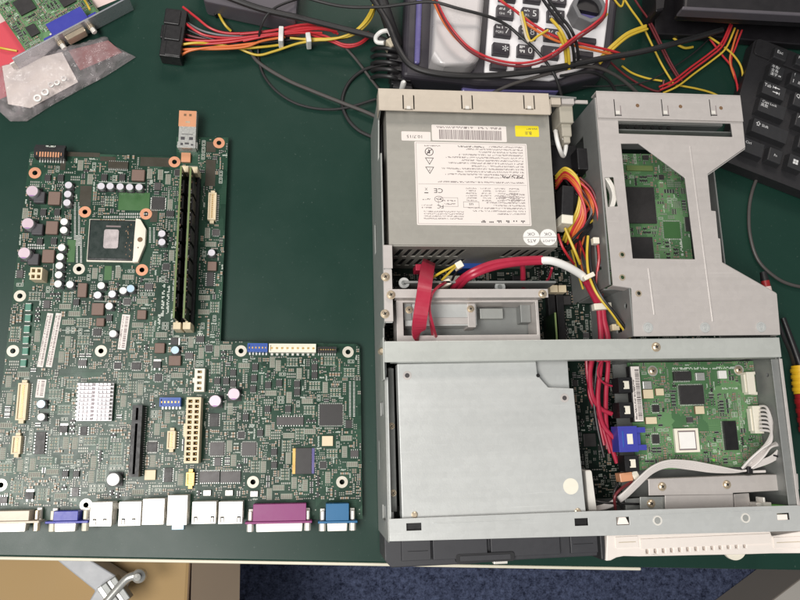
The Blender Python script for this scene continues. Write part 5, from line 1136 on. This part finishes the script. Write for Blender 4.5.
# clear bag: two crumpled films sealed along the rim, holding a slip of paper and white rings
bagp = [W(*p, 6) for p in [(12, 60), (60, 47), (106, 34), (109, 41), (134.5, 54.5), (104, 74), (79, 87), (50, 103), (25, 119), (8, 119), (-3, 109), (-12, 84), (-6, 66)]]
def film(zf, seed):
    import mathutils.noise as no
    xs, ys = [p[0] for p in bagp], [p[1] for p in bagp]; st = 1.6; V = {}; vs = []; fs = []
    def edge(x, y): 
        d = 1e9
        for i in range(len(bagp)):
            ax, ay = bagp[i]; bx_, by = bagp[(i+1) % len(bagp)]; t = max(0, min(1, ((x-ax)*(bx_-ax)+(y-ay)*(by-ay))/((bx_-ax)**2+(by-ay)**2))); d = min(d, math.hypot(x-ax-t*(bx_-ax), y-ay-t*(by-ay)))
        return d
    def near(x, y):
        best = None
        for i in range(len(bagp)):
            ax, ay = bagp[i]; bx_, by = bagp[(i+1) % len(bagp)]; t = max(0, min(1, ((x-ax)*(bx_-ax)+(y-ay)*(by-ay))/((bx_-ax)**2+(by-ay)**2))); c = (ax+t*(bx_-ax), ay+t*(by-ay)); d = math.hypot(x-c[0], y-c[1])
            if best is None or d < best[0]: best = (d, c)
        return best[1]
    nx, ny = int((max(xs)-min(xs))/st)+2, int((max(ys)-min(ys))/st)+2
    def g(i, j):
        if (i, j) not in V:
            x, y = min(xs)+i*st, min(ys)+j*st
            if not inpoly(x, y, bagp): x, y = near(x, y)
            e = edge(x, y); f = min(1, e/14); w = no.noise(Vector((x*.05, y*.09, seed)))+.8*abs(no.noise(Vector((x*.16+3, y*.10, seed))))+.35*no.noise(Vector((x*.4, y*.4, seed)))
            h = zf*(math.sqrt(f)*(1+.25*w)+.2*w*min(1, e/4)); V[i, j] = len(vs); vs.append((x, y, max(.3, 1.6+h)))
        return V[i, j]
    for i in range(nx):
        for j in range(ny):
            if any(inpoly(min(xs)+(i+a)*st, min(ys)+(j+b)*st, bagp) for a in (0, 1) for b in (0, 1)): fs.append((g(i, j), g(i+1, j), g(i+1, j+1), g(i, j+1)))
    return vs, fs
bag = thing('plastic_bag', 'crumpled clear plastic bag leaning against the graphics card bracket', 'bag', (*W(60, 85, 0), 0))
for nm, zf, sd in (('top_film', 11, 3.1), ('bottom_film', .6, 8.4)):
    vs, fs = film(zf, sd); q = MB(); q.add(vs, fs, 'film', True); build(q, nm, bag, sharp=80)
flatthing('paper', 'small dark red slip in the right half of the clear plastic bag', 'paper', pw([(68, 50), (108, 40), (122, 52), (80, 70)], 3), 2.2, 2.5, 'slip')
flatthing('paper', 'folded white slip inside the clear plastic bag', 'paper', pw([(2, 66), (62, 52), (78, 82), (30, 108), (8, 104)], 3), 2.6, 2.9, 'paper')
for i, (x, y, lb) in enumerate([(38.5, 99.5, 'lowest white ring at the left end of the row in the clear bag'), (46, 93.5, 'second white ring from the left in the clear bag'), (52, 86, 'small white ring in the middle of the row in the clear bag'),
                                (58, 84, 'white ring right of the middle of the row in the clear bag'), (65, 80, 'white ring at the right end of the row in the clear bag')]):
    p = W(x, y, 8); q = MB(); q._ring(*p, 9.5, 11, 3.2 if i < 2 else 2.4, 1.7 if i < 2 else 1.2, 'white', 20); tag(build(q, 'plastic_ring', bevel=.3), lb, 'ring', 'white rings in the clear bag')

# ------------------------------------------------------------------ power cable with black plug
hn = thing('power_cable', 'bundle of red, orange and yellow wires ending in a wide black plug', 'cable', (*W(240, 40, 0), 0))
k = MB(); a = R(-6); p = W(173, 32, 16)
k.cb(*p, 1, 15, 17.5, 44, 'black', a); 
for i in range(3): k.cb(p[0]-1+i*.8, p[1]+14-i*14.5, 15, 16.4, 13, 13.4, 'black', a)
k.cb(p[0]-9.6, p[1]+3, 3, 12, 2.5, 12, 'black', a); build(k, 'plug', hn, bevel=.7)
for i in range(10): 
    c = W(183, 9+i*5.1, 12)
WR = [('red', [(183, 7, 9), (197, 18, 12), (210, 28, 13), (226, 33, 12), (250, 33, 12), (285, 29, 13), (312, 27, 12), (330, 30, 9), (338, 34, 6)]), ('gry', [(183, 20, 6), (198, 29, 8), (214, 34, 9), (232, 36, 9), (262, 38, 8)]), ('red', [(184, 22, 11), (196, 31, 12), (208, 36, 11), (230, 38, 9), (260, 36, 9)]),
      ('red', [(180, 39, 9), (200, 41, 12), (225, 40, 13), (255, 36, 14), (290, 32, 14), (318, 29, 12), (337, 32, 8)]), ('red', [(180, 44, 9), (205, 44, 11), (230, 42, 12), (260, 37, 13), (295, 33, 13), (322, 33, 10)]), ('yel', [(180, 45, 11), (195, 43, 13), (215, 44, 10), (240, 48, 8), (262, 47, 8), (279, 45, 7)]),
      ('orange', [(180, 50, 9), (195, 49, 12), (220, 49, 12), (245, 47, 12), (262, 41, 13), (285, 37, 12)]), ('orange', [(179, 57, 8), (189, 51, 12), (206, 48, 13), (232, 46, 12), (256, 43, 12)]), ('brn', [(181, 33, 6), (200, 38, 7), (230, 40, 7), (270, 37, 8), (300, 35, 8)]),
      ('yel', [(238, 48, 6), (257, 55, 5), (275, 51, 6), (300, 43, 8), (328, 39, 10), (350, 36, 12), (364, 27, 16), (373, 14, 20), (376, -8, 24)]), ('yel', [(290, 38, 8), (325, 40, 10), (350, 34, 14), (366, 22, 20), (374, 6, 24), (373, -8, 26)]), ('yel', [(300, 39, 8), (338, 38, 11), (356, 30, 14), (368, 16, 20), (379, -8, 26)]),
      ('red', [(300, 30, 12), (325, 36, 8), (342, 44, 6), (356, 44, 7), (366, 38, 8), (368, 32, 8)]), ('red', [(305, 33, 11), (330, 41, 6), (346, 47, 5), (360, 44, 6), (370, 36, 7)]), ('red', [(240, 34, 14), (270, 31, 15), (300, 25, 15), (322, 25, 12), (336, 30, 8)]), ('red', [(243, 41, 12), (275, 34, 14), (305, 28, 14), (326, 29, 10), (335, 33, 7)]), ('bk', [(182, 27, 8), (205, 37, 9), (235, 44, 6), (262, 43, 6), (300, 39, 6), (345, 38, 8), (370, 20, 16), (378, -6, 22)])]
for m, pts in WR: wire('wire', hn, pts, 1.05, m)
for px, py, a in ((281, 33.5, 80), (308.5, 37, 90)): p = W(px, py, 17); k = MB(); k.cb(*p, 4, 17.5, 14 if a == 80 else 9, 4.2, 'white', R(a+8)); build(k, 'cable_tie', hn, bevel=.8)
k = MB(); p = W(218, 13, 6); k.cb(p[0]-2, p[1]+3, 1, 7, 6, 9, 'black', R(30)); o = build(k, 'sensor_plug', bevel=.6); tag(o, 'tiny black plug with a short yellow wire between plug and grey slab', 'plug')
wire('wire', o, [(219, 14, 6), (222, 20, 8), (226, 26, 7), (231, 31, 4)], 1.1, 'yel')

# ------------------------------------------------------------------ loose black cables, one object each
def cable(label, pts, r, m='cable', cat='cable', group=None, name='cable'):
    return tag(build(MB().tube(wp(pts), r, m, 10, 8), name), label, cat, group)
G = 'black cables on the desk'
cable('thick black cable running from the top edge down to the beige tie', [(215, -8, 34), (258, 8, 30), (300, 18, 26), (340, 28, 22), (372, 36, 20), (388, 42, 20)], 2.6, group=G)
cable('thin black cable looping down left of the computer', [(300, -2, 26), (275, 8, 30), (262, 24, 24), (258, 50, 3), (262, 72, 2), (275, 90, 2), (295, 103, 2), (320, 109, 2), (345, 108, 3), (376, 99, 6)], 1.1, group=G)
cable('worn grey straight cable pointing at the corner of the power supply', [(248, 46, 3), (258, 62, 2), (285, 79, 2), (310, 90, 3), (340, 102, 4), (368, 113, 4), (384, 121, 4)], 1.6, 'cableg', group=G)
cable('black cable curling round under the computer rear corner', [(398, 64, 8), (380, 65, 5), (362, 71, 3), (348, 84, 2), (342, 102, 2), (347, 118, 2), (358, 130, 2), (372, 137, 2)], 1.5, group=G)
cable('short dark cable slanting down to the rear left corner of the computer', [(346, 48, 2), (358, 62, 2), (370, 78, 3), (381, 92, 4)], 1.2, 'cableg', group=G)
cable('thin dark cable crossing the handset and keypad of the phone', [(300, -4, 40), (340, 6, 44), (378, 7, 48), (405, 4, 52), (432, 2, 56), (460, 9, 56), (490, 17, 52), (508, 26, 48), (522, 38, 46), (534, 48, 46), (546, 62, 44), (556, 78, 40), (562, 98, 30)], 1.3, group=G)
cable('thickest black cable bending along the rear of the computer below the phone', [(360, -20, 26), (386, 20, 30), (398, 48, 34), (412, 66, 38), (440, 74, 40), (480, 76, 40), (520, 73, 44), (560, 67, 44), (600, 59, 40), (640, 52, 36), (680, 42, 30), (722, 30, 20)], 2.6, group=G)
cable('grey brown cable crossing under the keypad toward the cage', [(485, 97, 30), (510, 85, 36), (540, 76, 40), (570, 68, 40), (595, 67, 34), (615, 75, 26), (632, 88, 16), (645, 102, 8)], 1.5, 'cableg', group=G)
cable('thin black cable bending down behind the cage flange', [(560, 76, 36), (588, 72, 34), (602, 76, 26), (612, 85, 16), (618, 98, 8)], 1.3, group=G)
cable('hair thin dark cable across the green desk behind the cage', [(570, 86, 14), (610, 86, 10), (645, 82, 8), (672, 68, 8), (695, 52, 8), (716, 32, 10)], .7, group=G)
cable('black keyboard cable curving over the desk right of the cage', [(757, 178, 4), (752, 192, 2), (749, 210, 2), (750, 235, 2), (758, 260, 2), (775, 277, 2), (792, 285, 2), (815, 289, 2)], 1.5, 'cableg')
# twin red and yellow leads: each pair one thing
def leads(label, wires, r=1.25):
    r *= .74
    p0 = wires[0][1][0]; t = thing('wire_pair', label, 'wires', (*W(p0[0], p0[1], 0), 0), 'red and yellow wires behind the computer')
    for m, pts in wires: wire('wire', t, pts, r, m)
def off(pts, dx, dy, dz=0): return [(x+dx, y+dy, z+dz) for x, y, z in pts]
A = [(490, -14, 60), (500, 0, 62), (513, 9, 60), (527, 20, 58), (546, 32, 56), (562, 39, 54), (582, 44, 50), (612, 51, 40), (626, 56, 30)]
leads('red and yellow wires slanting across the middle of the phone keypad', [('red', A), ('orange', off(A[3:], -2, 3, -1)), ('yel', off(A[:4], 3, 2, -1))], 1.5)
A = [(430, -16, 56), (439, 6, 56), (446, 20, 56), (456, 34, 56), (470, 48, 54), (490, 58, 52), (514, 63, 52), (535, 61, 54), (555, 52, 58), (575, 37, 62), (594, 24, 64), (605, 12, 60), (607, -10, 54)]
leads('long looping red and black wires over the handset and keypad', [('red', A), ('brn', off(A, 0, 3.2)), ('orange', off(A[:5], -3, 1, -1)), ('yel', [(560, 47, 58), (580, 37, 60), (598, 24, 60), (607, 14, 56)])], 1.4)
A = [(534, -14, 58), (546, 4, 58), (556, 18, 60), (566, 30, 62), (572, 44, 56), (574, 58, 48), (574, 68, 40)]
leads('black and yellow wires hanging over the right keypad column', [('bk', A), ('yel', off(A[2:], -5, 1, 1)), ('bk', off(A, 4, -2, -2)), ('yel', off(A[3:], -8, 2, -2))], 1.8)
A = [(522, 12, 62), (525, 24, 62), (528, 36, 60), (531, 41, 60), (538, 36, 62), (548, 30, 62)]
leads('small yellow wire loop beside the key marked 8', [('yel', A), ('linen', off(A[:4], -2, 1))], 1.4)
A = [(598, 62, 32), (604, 55, 34), (614, 45, 34), (628, 34, 30), (646, 27, 24)]
leads('thick yellow wires arching from the phone corner', [('yel', A), ('yel', off(A, 1.5, 2)), ('yel', off(A, 0, -1.5, -1))], 1.5)
A = [(616, -14, 30), (630, 8, 26), (642, 25, 20), (652, 45, 14), (662, 65, 10), (673, 83, 10)]
leads('yellow and maroon wires falling straight to the desk', [('yel', A), ('brn', off(A, 9, -2)), ('brn', off(A[2:], 6, -3)), ('yel', [(610, -8, 28), (617, 3, 26), (622, 6, 24), (625, -6, 26)])])
A = [(660, 90, 10), (675, 83, 12), (692, 70, 12), (711, 56, 14), (723, 45, 18), (732, 25, 22)]
leads('red and yellow wires rising toward the monitor base', [('red', A), ('red', off(A, -1, -3)), ('yel', off(A, 3, 3, -2)), ('bk', off(A, 1, 1, -3))])
leads('crossing yellow and red wires above the cage corner', [('yel', [(708, 36, 16), (724, 47, 14), (735, 57, 12), (742, 70, 10), (743, 92, 8)]), ('red', [(710, 39, 12), (722, 55, 10), (731, 66, 8), (736, 80, 8), (739, 99, 8)]), ('orange', [(738, 30, 16), (733, 46, 14), (730, 62, 10), (737, 84, 6)]), ('red', [(742, 30, 14), (736, 46, 10), (731, 64, 8), (740, 92, 6)])])
leads('flat yellow wire on the desk just behind the cage flange', [('yel', [(668, 84, 6), (682, 86, 4), (698, 89, 4), (712, 93, 4), (724, 99, 4)])])
leads('maroon and yellow wires lying low behind the cage', [('brn', [(608, 60, 14), (625, 75, 8), (645, 87, 5), (660, 91, 6), (664, 80, 10)]), ('yel', [(622, 66, 10), (632, 73, 6), (646, 78, 5), (662, 81, 6)])])
leads('short yellow wire ends in the shadow of the monitor base', [('yel', [(664, 31, 6), (670, 35, 6), (677, 41, 5)]), ('yel', [(678, 45, 5), (685, 48, 5), (693, 47, 5)])], 1.6)

# dark plug with a beige tie behind the computer
pl = thing('cable_plug', 'dark ribbed cable plug with a beige twist tie behind the power supply', 'plug', (*W(398, 60, 0), 0))
k = MB(); 
for i in range(9): x, y = W(398+i*.6, 50+i*4.6, 20); k.cb(x, y, 1, 20-(i % 2)*2.5, 17+(i % 2), 4, 'mon', R(-8))
build(k, 'plug_body', pl, bevel=.8)
wire('ribbed_sleeve', pl, [(378, -10, 26), (386, 14, 24), (392, 32, 20), (398, 46, 14)], 5.5, 'cable', 12)
for i in range(5): wire('coil', pl, [(372, 50+i*7, 4), (378, 48+i*7, 16), (392, 49+i*7, 22), (400, 53+i*7, 14)], 1.8, 'cable')
k = MB(); p = W(392, 41, 26); k.cb(*p, 10, 26, 8, 8, 'linen', R(35)); build(k, 'tie_end', pl, bevel=1.2); wire('tie_loop', pl, [(384, 43, 24), (377, 42, 22), (376, 37, 24), (381, 32, 28), (388, 31, 28), (391, 35, 26)], 1.9, 'white')
k = MB(); p = W(403, 85, 30); k.lathe(*p, [(2.4, 20), (2.4, 34), (1.2, 36)], 'white', 12); build(k, 'white_stub', pl)

# grey slab at the top edge
flatthing('device', 'dark grey slab at the top edge behind the black cables', 'device', pw([(196, -30), (300, -30), (296, 21), (204, 1)], 22), 1, 22, 'slab', 2)

# ------------------------------------------------------------------ desk phone
fa = R(-5); ph = thing('telephone', 'desk phone with a silver handset and black keys on a white keypad', 'telephone', (*W(530, 20, 0), 0))
bz_ = 26.0
k = MB(); k.prism(pw([(408, -60), (625, -60), (612, 62), (602, 76), (560, 86), (480, 85), (402, 76)], bz_), 4, bz_, 'phone'); build(k, 'body', ph, bevel=4, seg=3)
k = MB(); k.prism(pw([(462, 84), (556, 84), (560, 91), (462, 92)], 18), 3, 18, 'violet'); build(k, 'edge_highlight', ph, bevel=2)  # violet strip painting the bluish reflection along the phone front
k = MB(); k.prism(pw([(418, -40), (424, -40), (420, 63), (414.5, 63)], bz_+4), bz_-1, bz_+4, 'violet'); build(k, 'side_reflection', ph, bevel=1.5)  # raised violet strip, a bluish reflection on the body edge put into colour
k = MB(); P = pw([(494, -60), (618, -60), (603, 58), (590, 65), (562, 77), (550, 80), (485, 75.5), (484.5, 70)], bz_+3); k.prism(P, bz_-1, bz_+3, 'ppan'); pan = build(k, 'keypad', ph, bevel=1.5)
k = MB(); P = pw([(437, -60), (490, -60), (480, 56), (473, 64), (438, 64.5), (432, 56)], 46); k.prism(P, 12, 46, 'hand'); hd_ = build(k, 'handset', ph, bevel=10, seg=6)
kz = bz_+8
KEYS = [(505.7, 11.4, '4', 'GHI'), (530.8, 13, '5', 'JKL'), (556.5, 15, '6', 'MNO'), (503.3, 29.8, '7', 'PQRS'), (528.5, 31.5, '8', 'TUV'), (553.5, 34, '9', 'WXYZ'), (501.5, 48.2, '*', ''), (526.4, 50, '0', ''), (551, 51.6, '#', ''),
        (499, 65.6, '', ''), (523.8, 67.4, '', ''), (549, 68.5, '', ''), (508, -6, '1', ''), (533, -4.5, '2', 'ABC'), (558.5, -2, '3', 'DEF'), (588.5, 40, '', ''), (585.5, 53.5, '', '')]
for x, y, t, u in KEYS:
    p = W(x, y, kz); sx, sy = mmpx(x, y, kz); w, h = (17.5*sx, 12.2*sy) if t else (17*sx, (7 if y > 60 else 6.4)*sy)
    k = MB(); k.cb(*p, bz_+2, kz, w, h, 'pkey', fa, .5)
    c, n = math.cos(fa), math.sin(fa)
    def at_(a, b): return (p[0]+a*c-b*n, p[1]+a*n+b*c)
    if t: k.text(t, *at_(3.4, -.3 if t != '*' else -2.2), kz+.05, 8.4 if t != '*' else 13, 'legend', fa, 1.05)
    if u: k.text(u, *at_(-3.2, -2.4), kz+.05, 2.9, 'legend', fa); k.fineprint(*at_(-6, 2.2), kz+.05, 5, 2.2, 'legend', fa)
    elif t == '0': k.fineprint(*at_(-6, 2.4), kz+.05, 4.5, 2.6, 'legend', fa); k.fineprint(*at_(-6, -1.6), kz+.05, 4.5, 2.6, 'legend', fa)
    build(k, 'key', ph, bevel=.7)
# dark reel on the phone
rl = thing('tape_reel', 'dark round reel with a violet blue core lying on the phone keypad', 'reel', (*W(590, 6, bz_+3), bz_+3)); p = W(590, 6, bz_+20)
k = MB(); k._ring(*p, bz_+3.1, bz_+20, 15.5, 11.5, 'gry', 8); build(k, 'rim', rl, bevel=.8); k = MB(); k.cyl(*p, bz_+3.1, bz_+10, 11.3, 'violet', 26); k.prism([(p[0]+10*math.cos(R(a)), p[1]+10*math.sin(R(a))) for a in range(-20, 181, 10)], bz_+10, bz_+15, 'mon'); build(k, 'core', rl)

# ------------------------------------------------------------------ monitor base
mo = thing('monitor_base', 'black monitor base with a painted grey highlight along the front edge at the top right corner', 'monitor', (*W(760, 5, 0), 0))
k = MB(); k.prism(pw([(652, -90), (900, -90), (900, 52), (790, 44), (706, 36), (655, 34)], 12), 3, 12, 'mon'); build(k, 'foot', mo, bevel=3)
k = MB(); k.prism(pw([(690, -90), (900, -90), (900, 20), (684, 8)], 60), 40, 60, 'mon'); build(k, 'bezel', mo, bevel=2)
k = MB(); k.prism(pw([(683, 6), (900, 17.5), (900, 21), (682, 9.5)], 61), 50, 61, 'slab'); build(k, 'edge_highlight', mo, bevel=.8)  # grey strip painting the highlight along the front edge
k = MB(); k.prism(pw([(655, -60), (672, -60), (664, 10), (656, 12)], 40), 12, 40, 'mon'); build(k, 'hinge', mo, bevel=2)

# ------------------------------------------------------------------ keyboard
kb = thing('keyboard', 'black keyboard with white legends lying tilted at the right edge', 'keyboard', (*W(780, 120, 0), 0))
hz = 15.0; ka = R(-21)
o1, o2 = W(722, 160, hz), W(758, 66, hz); lx = Vector((math.cos(ka), math.sin(ka))); ly = Vector((-lx.y, lx.x))
X = Matrix.Translation((*o1, 0)) @ Matrix.Rotation(ka, 4, 'Z')
k = MB(mtx=X); k.prism(rrect(0, 0, 300, 130, 6), 2, hz, 'kb'); k.prism(rrect(1.5, 112, 299, 129, 4), hz, hz+2.2, 'kb'); build(k, 'shell', kb, bevel=2, seg=3)
def key(px, py, w, h, marks):
    z = hz+7; p = W(px, py, z); q = MB(ka, (*p, 0)); q.cb(0, 0, hz-1, z, w, h, 'key', 0, 1.3)
    for s, a, b, sz in marks:
        if s == 'win':
            for i in (-1, 1):
                for j in (-1, 1): q.cb(a+i*1.25, b+j*1.2, z, z+.06, 2.2, 2.1, 'legend', .12)
        elif s == 'shiftarrow': q.prism([(a-2.4, b), (a, b+2.4), (a+2.4, b), (a+1.1, b), (a+1.1, b-2), (a-1.1, b-2), (a-1.1, b)], z, z+.06, 'legend', [[(a-1.5, b+.4), (a, b+1.7), (a+1.5, b+.4), (a+.6, b+.4), (a+.6, b-1.5), (a-.6, b-1.5), (a-.6, b+.4)]])
        elif s in ('tabl', 'tabr'):
            d = 1 if s == 'tabr' else -1; q.prism([(a+d*3.2, b), (a+d*.6, b+1.3), (a+d*.6, b+.4), (a-d*3, b+.4), (a-d*3, b-.4), (a+d*.6, b-.4), (a+d*.6, b-1.3)], z, z+.06, 'legend'); q.cb(a+d*3.5, b, z, z+.06, .5, 2.6, 'legend')
        elif s == 'fine': q.fineprint(a, b, z+.05, sz, 1.5, 'legend')
        else: q.text(s, a, b, z+.05, sz, 'legend')
    build(q, 'key', kb, bevel=.9)
key(781, 54, 15, 13.5, [('Esc', -1, 1.2, 4.6)])
key(803, 61, 15, 13.5, [('F1', -3, 2, 4)])
key(776.5, 72, 16, 15.5, [('半角/', -1.8, 4.3, 3.4), ('全角', -1.8, .5, 3.6), ('漢字', -1.8, -3.4, 3.6), ('fine', 2.8, -3.2, 2)])
key(798, 80, 16, 15.5, [('!', -4, 4, 4.4), ('1', -4, -2.6, 5), ('ぬ', 2.6, -2.6, 4.6)])
key(774, 90.5, 24, 15.5, [('Tab', -6.6, 2.6, 4.4), ('tabl', 2, 3.2, 0), ('tabr', 2, -1.4, 0)])
key(801, 100.5, 16, 15.5, [('Q', -3.4, 3.2, 5), ('た', 2.4, -3, 4.6)])
key(772, 109, 28, 15.5, [('Caps Lock', -3.4, 4.2, 3.3), ('英数', -7.6, .4, 3.6)])
key(803, 121, 16, 15.5, [('A', -3.4, 3, 5), ('ち', 2.4, -3, 4.6)])
key(770, 131, 36, 15.5, [('shiftarrow', -12, 2.6, 0), ('Shift', -5.4, 2.4, 3.6)])
key(806, 143, 16, 15.5, [('Z', -3.4, 3, 5), ('つ', 2.4, -3, 4.6)])
key(753, 147.5, 22, 15.5, [('Ctrl', -5, 3, 3.4)])
key(775.5, 155.5, 15.5, 15.5, [('Fn', 0, 0, 3.2)])
key(795.5, 162.5, 15.5, 15.5, [('win', 0, .6, 0)])

# ------------------------------------------------------------------ tools at the right edge
tl = thing('screwdriver', 'screwdriver with a yellow and red handle beside the right wall of the computer', 'tool', (*W(798, 390, 0), 0))
k = MB(); a, b, c, d = [W(x, y, 14) for x, y in ((800.5, 366), (803.5, 394), (810, 436), (783, 318))]
k.tube([(*d, 14), (*a, 14)], 2.2, 'black', 12, 1, r2=3.0); build(k, 'shaft', tl)
for nm, p, q_, r, m in (('yellow_grip', a, b, 8.5, 'scrY'), ('red_grip', b, c, 8, 'scrR')):
    k = MB(); n = 9
    pts = [(p[0]+(q_[0]-p[0])*i/n, p[1]+(q_[1]-p[1])*i/n, 14) for i in range(n+1)]
    for i in range(n): k.tube([pts[i], pts[i+1]], r if i % 2 else r*.9, m, 18, 1)
    build(k, nm, tl)
pr = thing('probe', 'black test probe with a red collar sticking out behind the cage cover', 'probe', (*W(765, 283, 0), 0)); z = 40
k = MB(); k.tube(wp([(763, 272, 50), (765, 281, 50)]), 2.6, 'black', 14, 1, r2=3.4); build(k, 'tip', pr)
k = MB(); k.tube(wp([(765, 281, 50), (766.3, 287, 50)]), 3.3, 'scrR', 14, 1); k.tube(wp([(766.3, 287, 50), (769, 298, 50)]), 3.6, 'pinkp', 14, 1); build(k, 'collar', pr)
wire('lead', pr, [(769, 298, 50), (776, 318, 46), (784, 338, 38), (790, 352, 26), (796, 372, 4)], 1.6, 'cable')
# ------------------------------------------------------------------ light, camera
def area(name, x, y, z, sx, sy, p, rgb, tx=0, ty=0, tz=0):
    l = bpy.data.lights.new(name, 'AREA'); l.shape = 'RECTANGLE'; l.size = sx*S; l.size_y = sy*S; l.energy = p; l.color = rgb
    o = bpy.data.objects.new(name, l); col.objects.link(o); o.location = Vector((x, y, z))*S
    o.rotation_euler = (Vector((tx, ty, tz))-Vector((x, y, z))).to_track_quat('-Z', 'Y').to_euler()
area('ceiling_lamp', -620, -300, 1700, 1100, 600, 34, (1, .97, .93), 50, 40)
area('ceiling_lamp', 500, 2300, 1900, 1300, 600, 24, (1, .9, .83), 50, 100)
w = bpy.data.worlds.new('World'); scene.world = w; w.use_nodes = True
w.node_tree.nodes['Background'].inputs[0].default_value = (.75, .78, .8, 1); w.node_tree.nodes['Background'].inputs[1].default_value = .25
cam = bpy.data.cameras.new('camera'); co = bpy.data.objects.new('camera', cam); col.objects.link(co); scene.camera = co
cam.sensor_width = 36; cam.lens = 36*CF/800; cam.clip_start = .01; cam.clip_end = 30
co.location = (0, 0, CH*S); co.rotation_euler = (R(11.1), R(-6.7), R(-1.5))
scene.view_settings.view_transform = 'Standard'; scene.view_settings.look = 'None'; scene.view_settings.exposure = .1
scene.cycles.max_bounces = 8; scene.cycles.transparent_max_bounces = 12
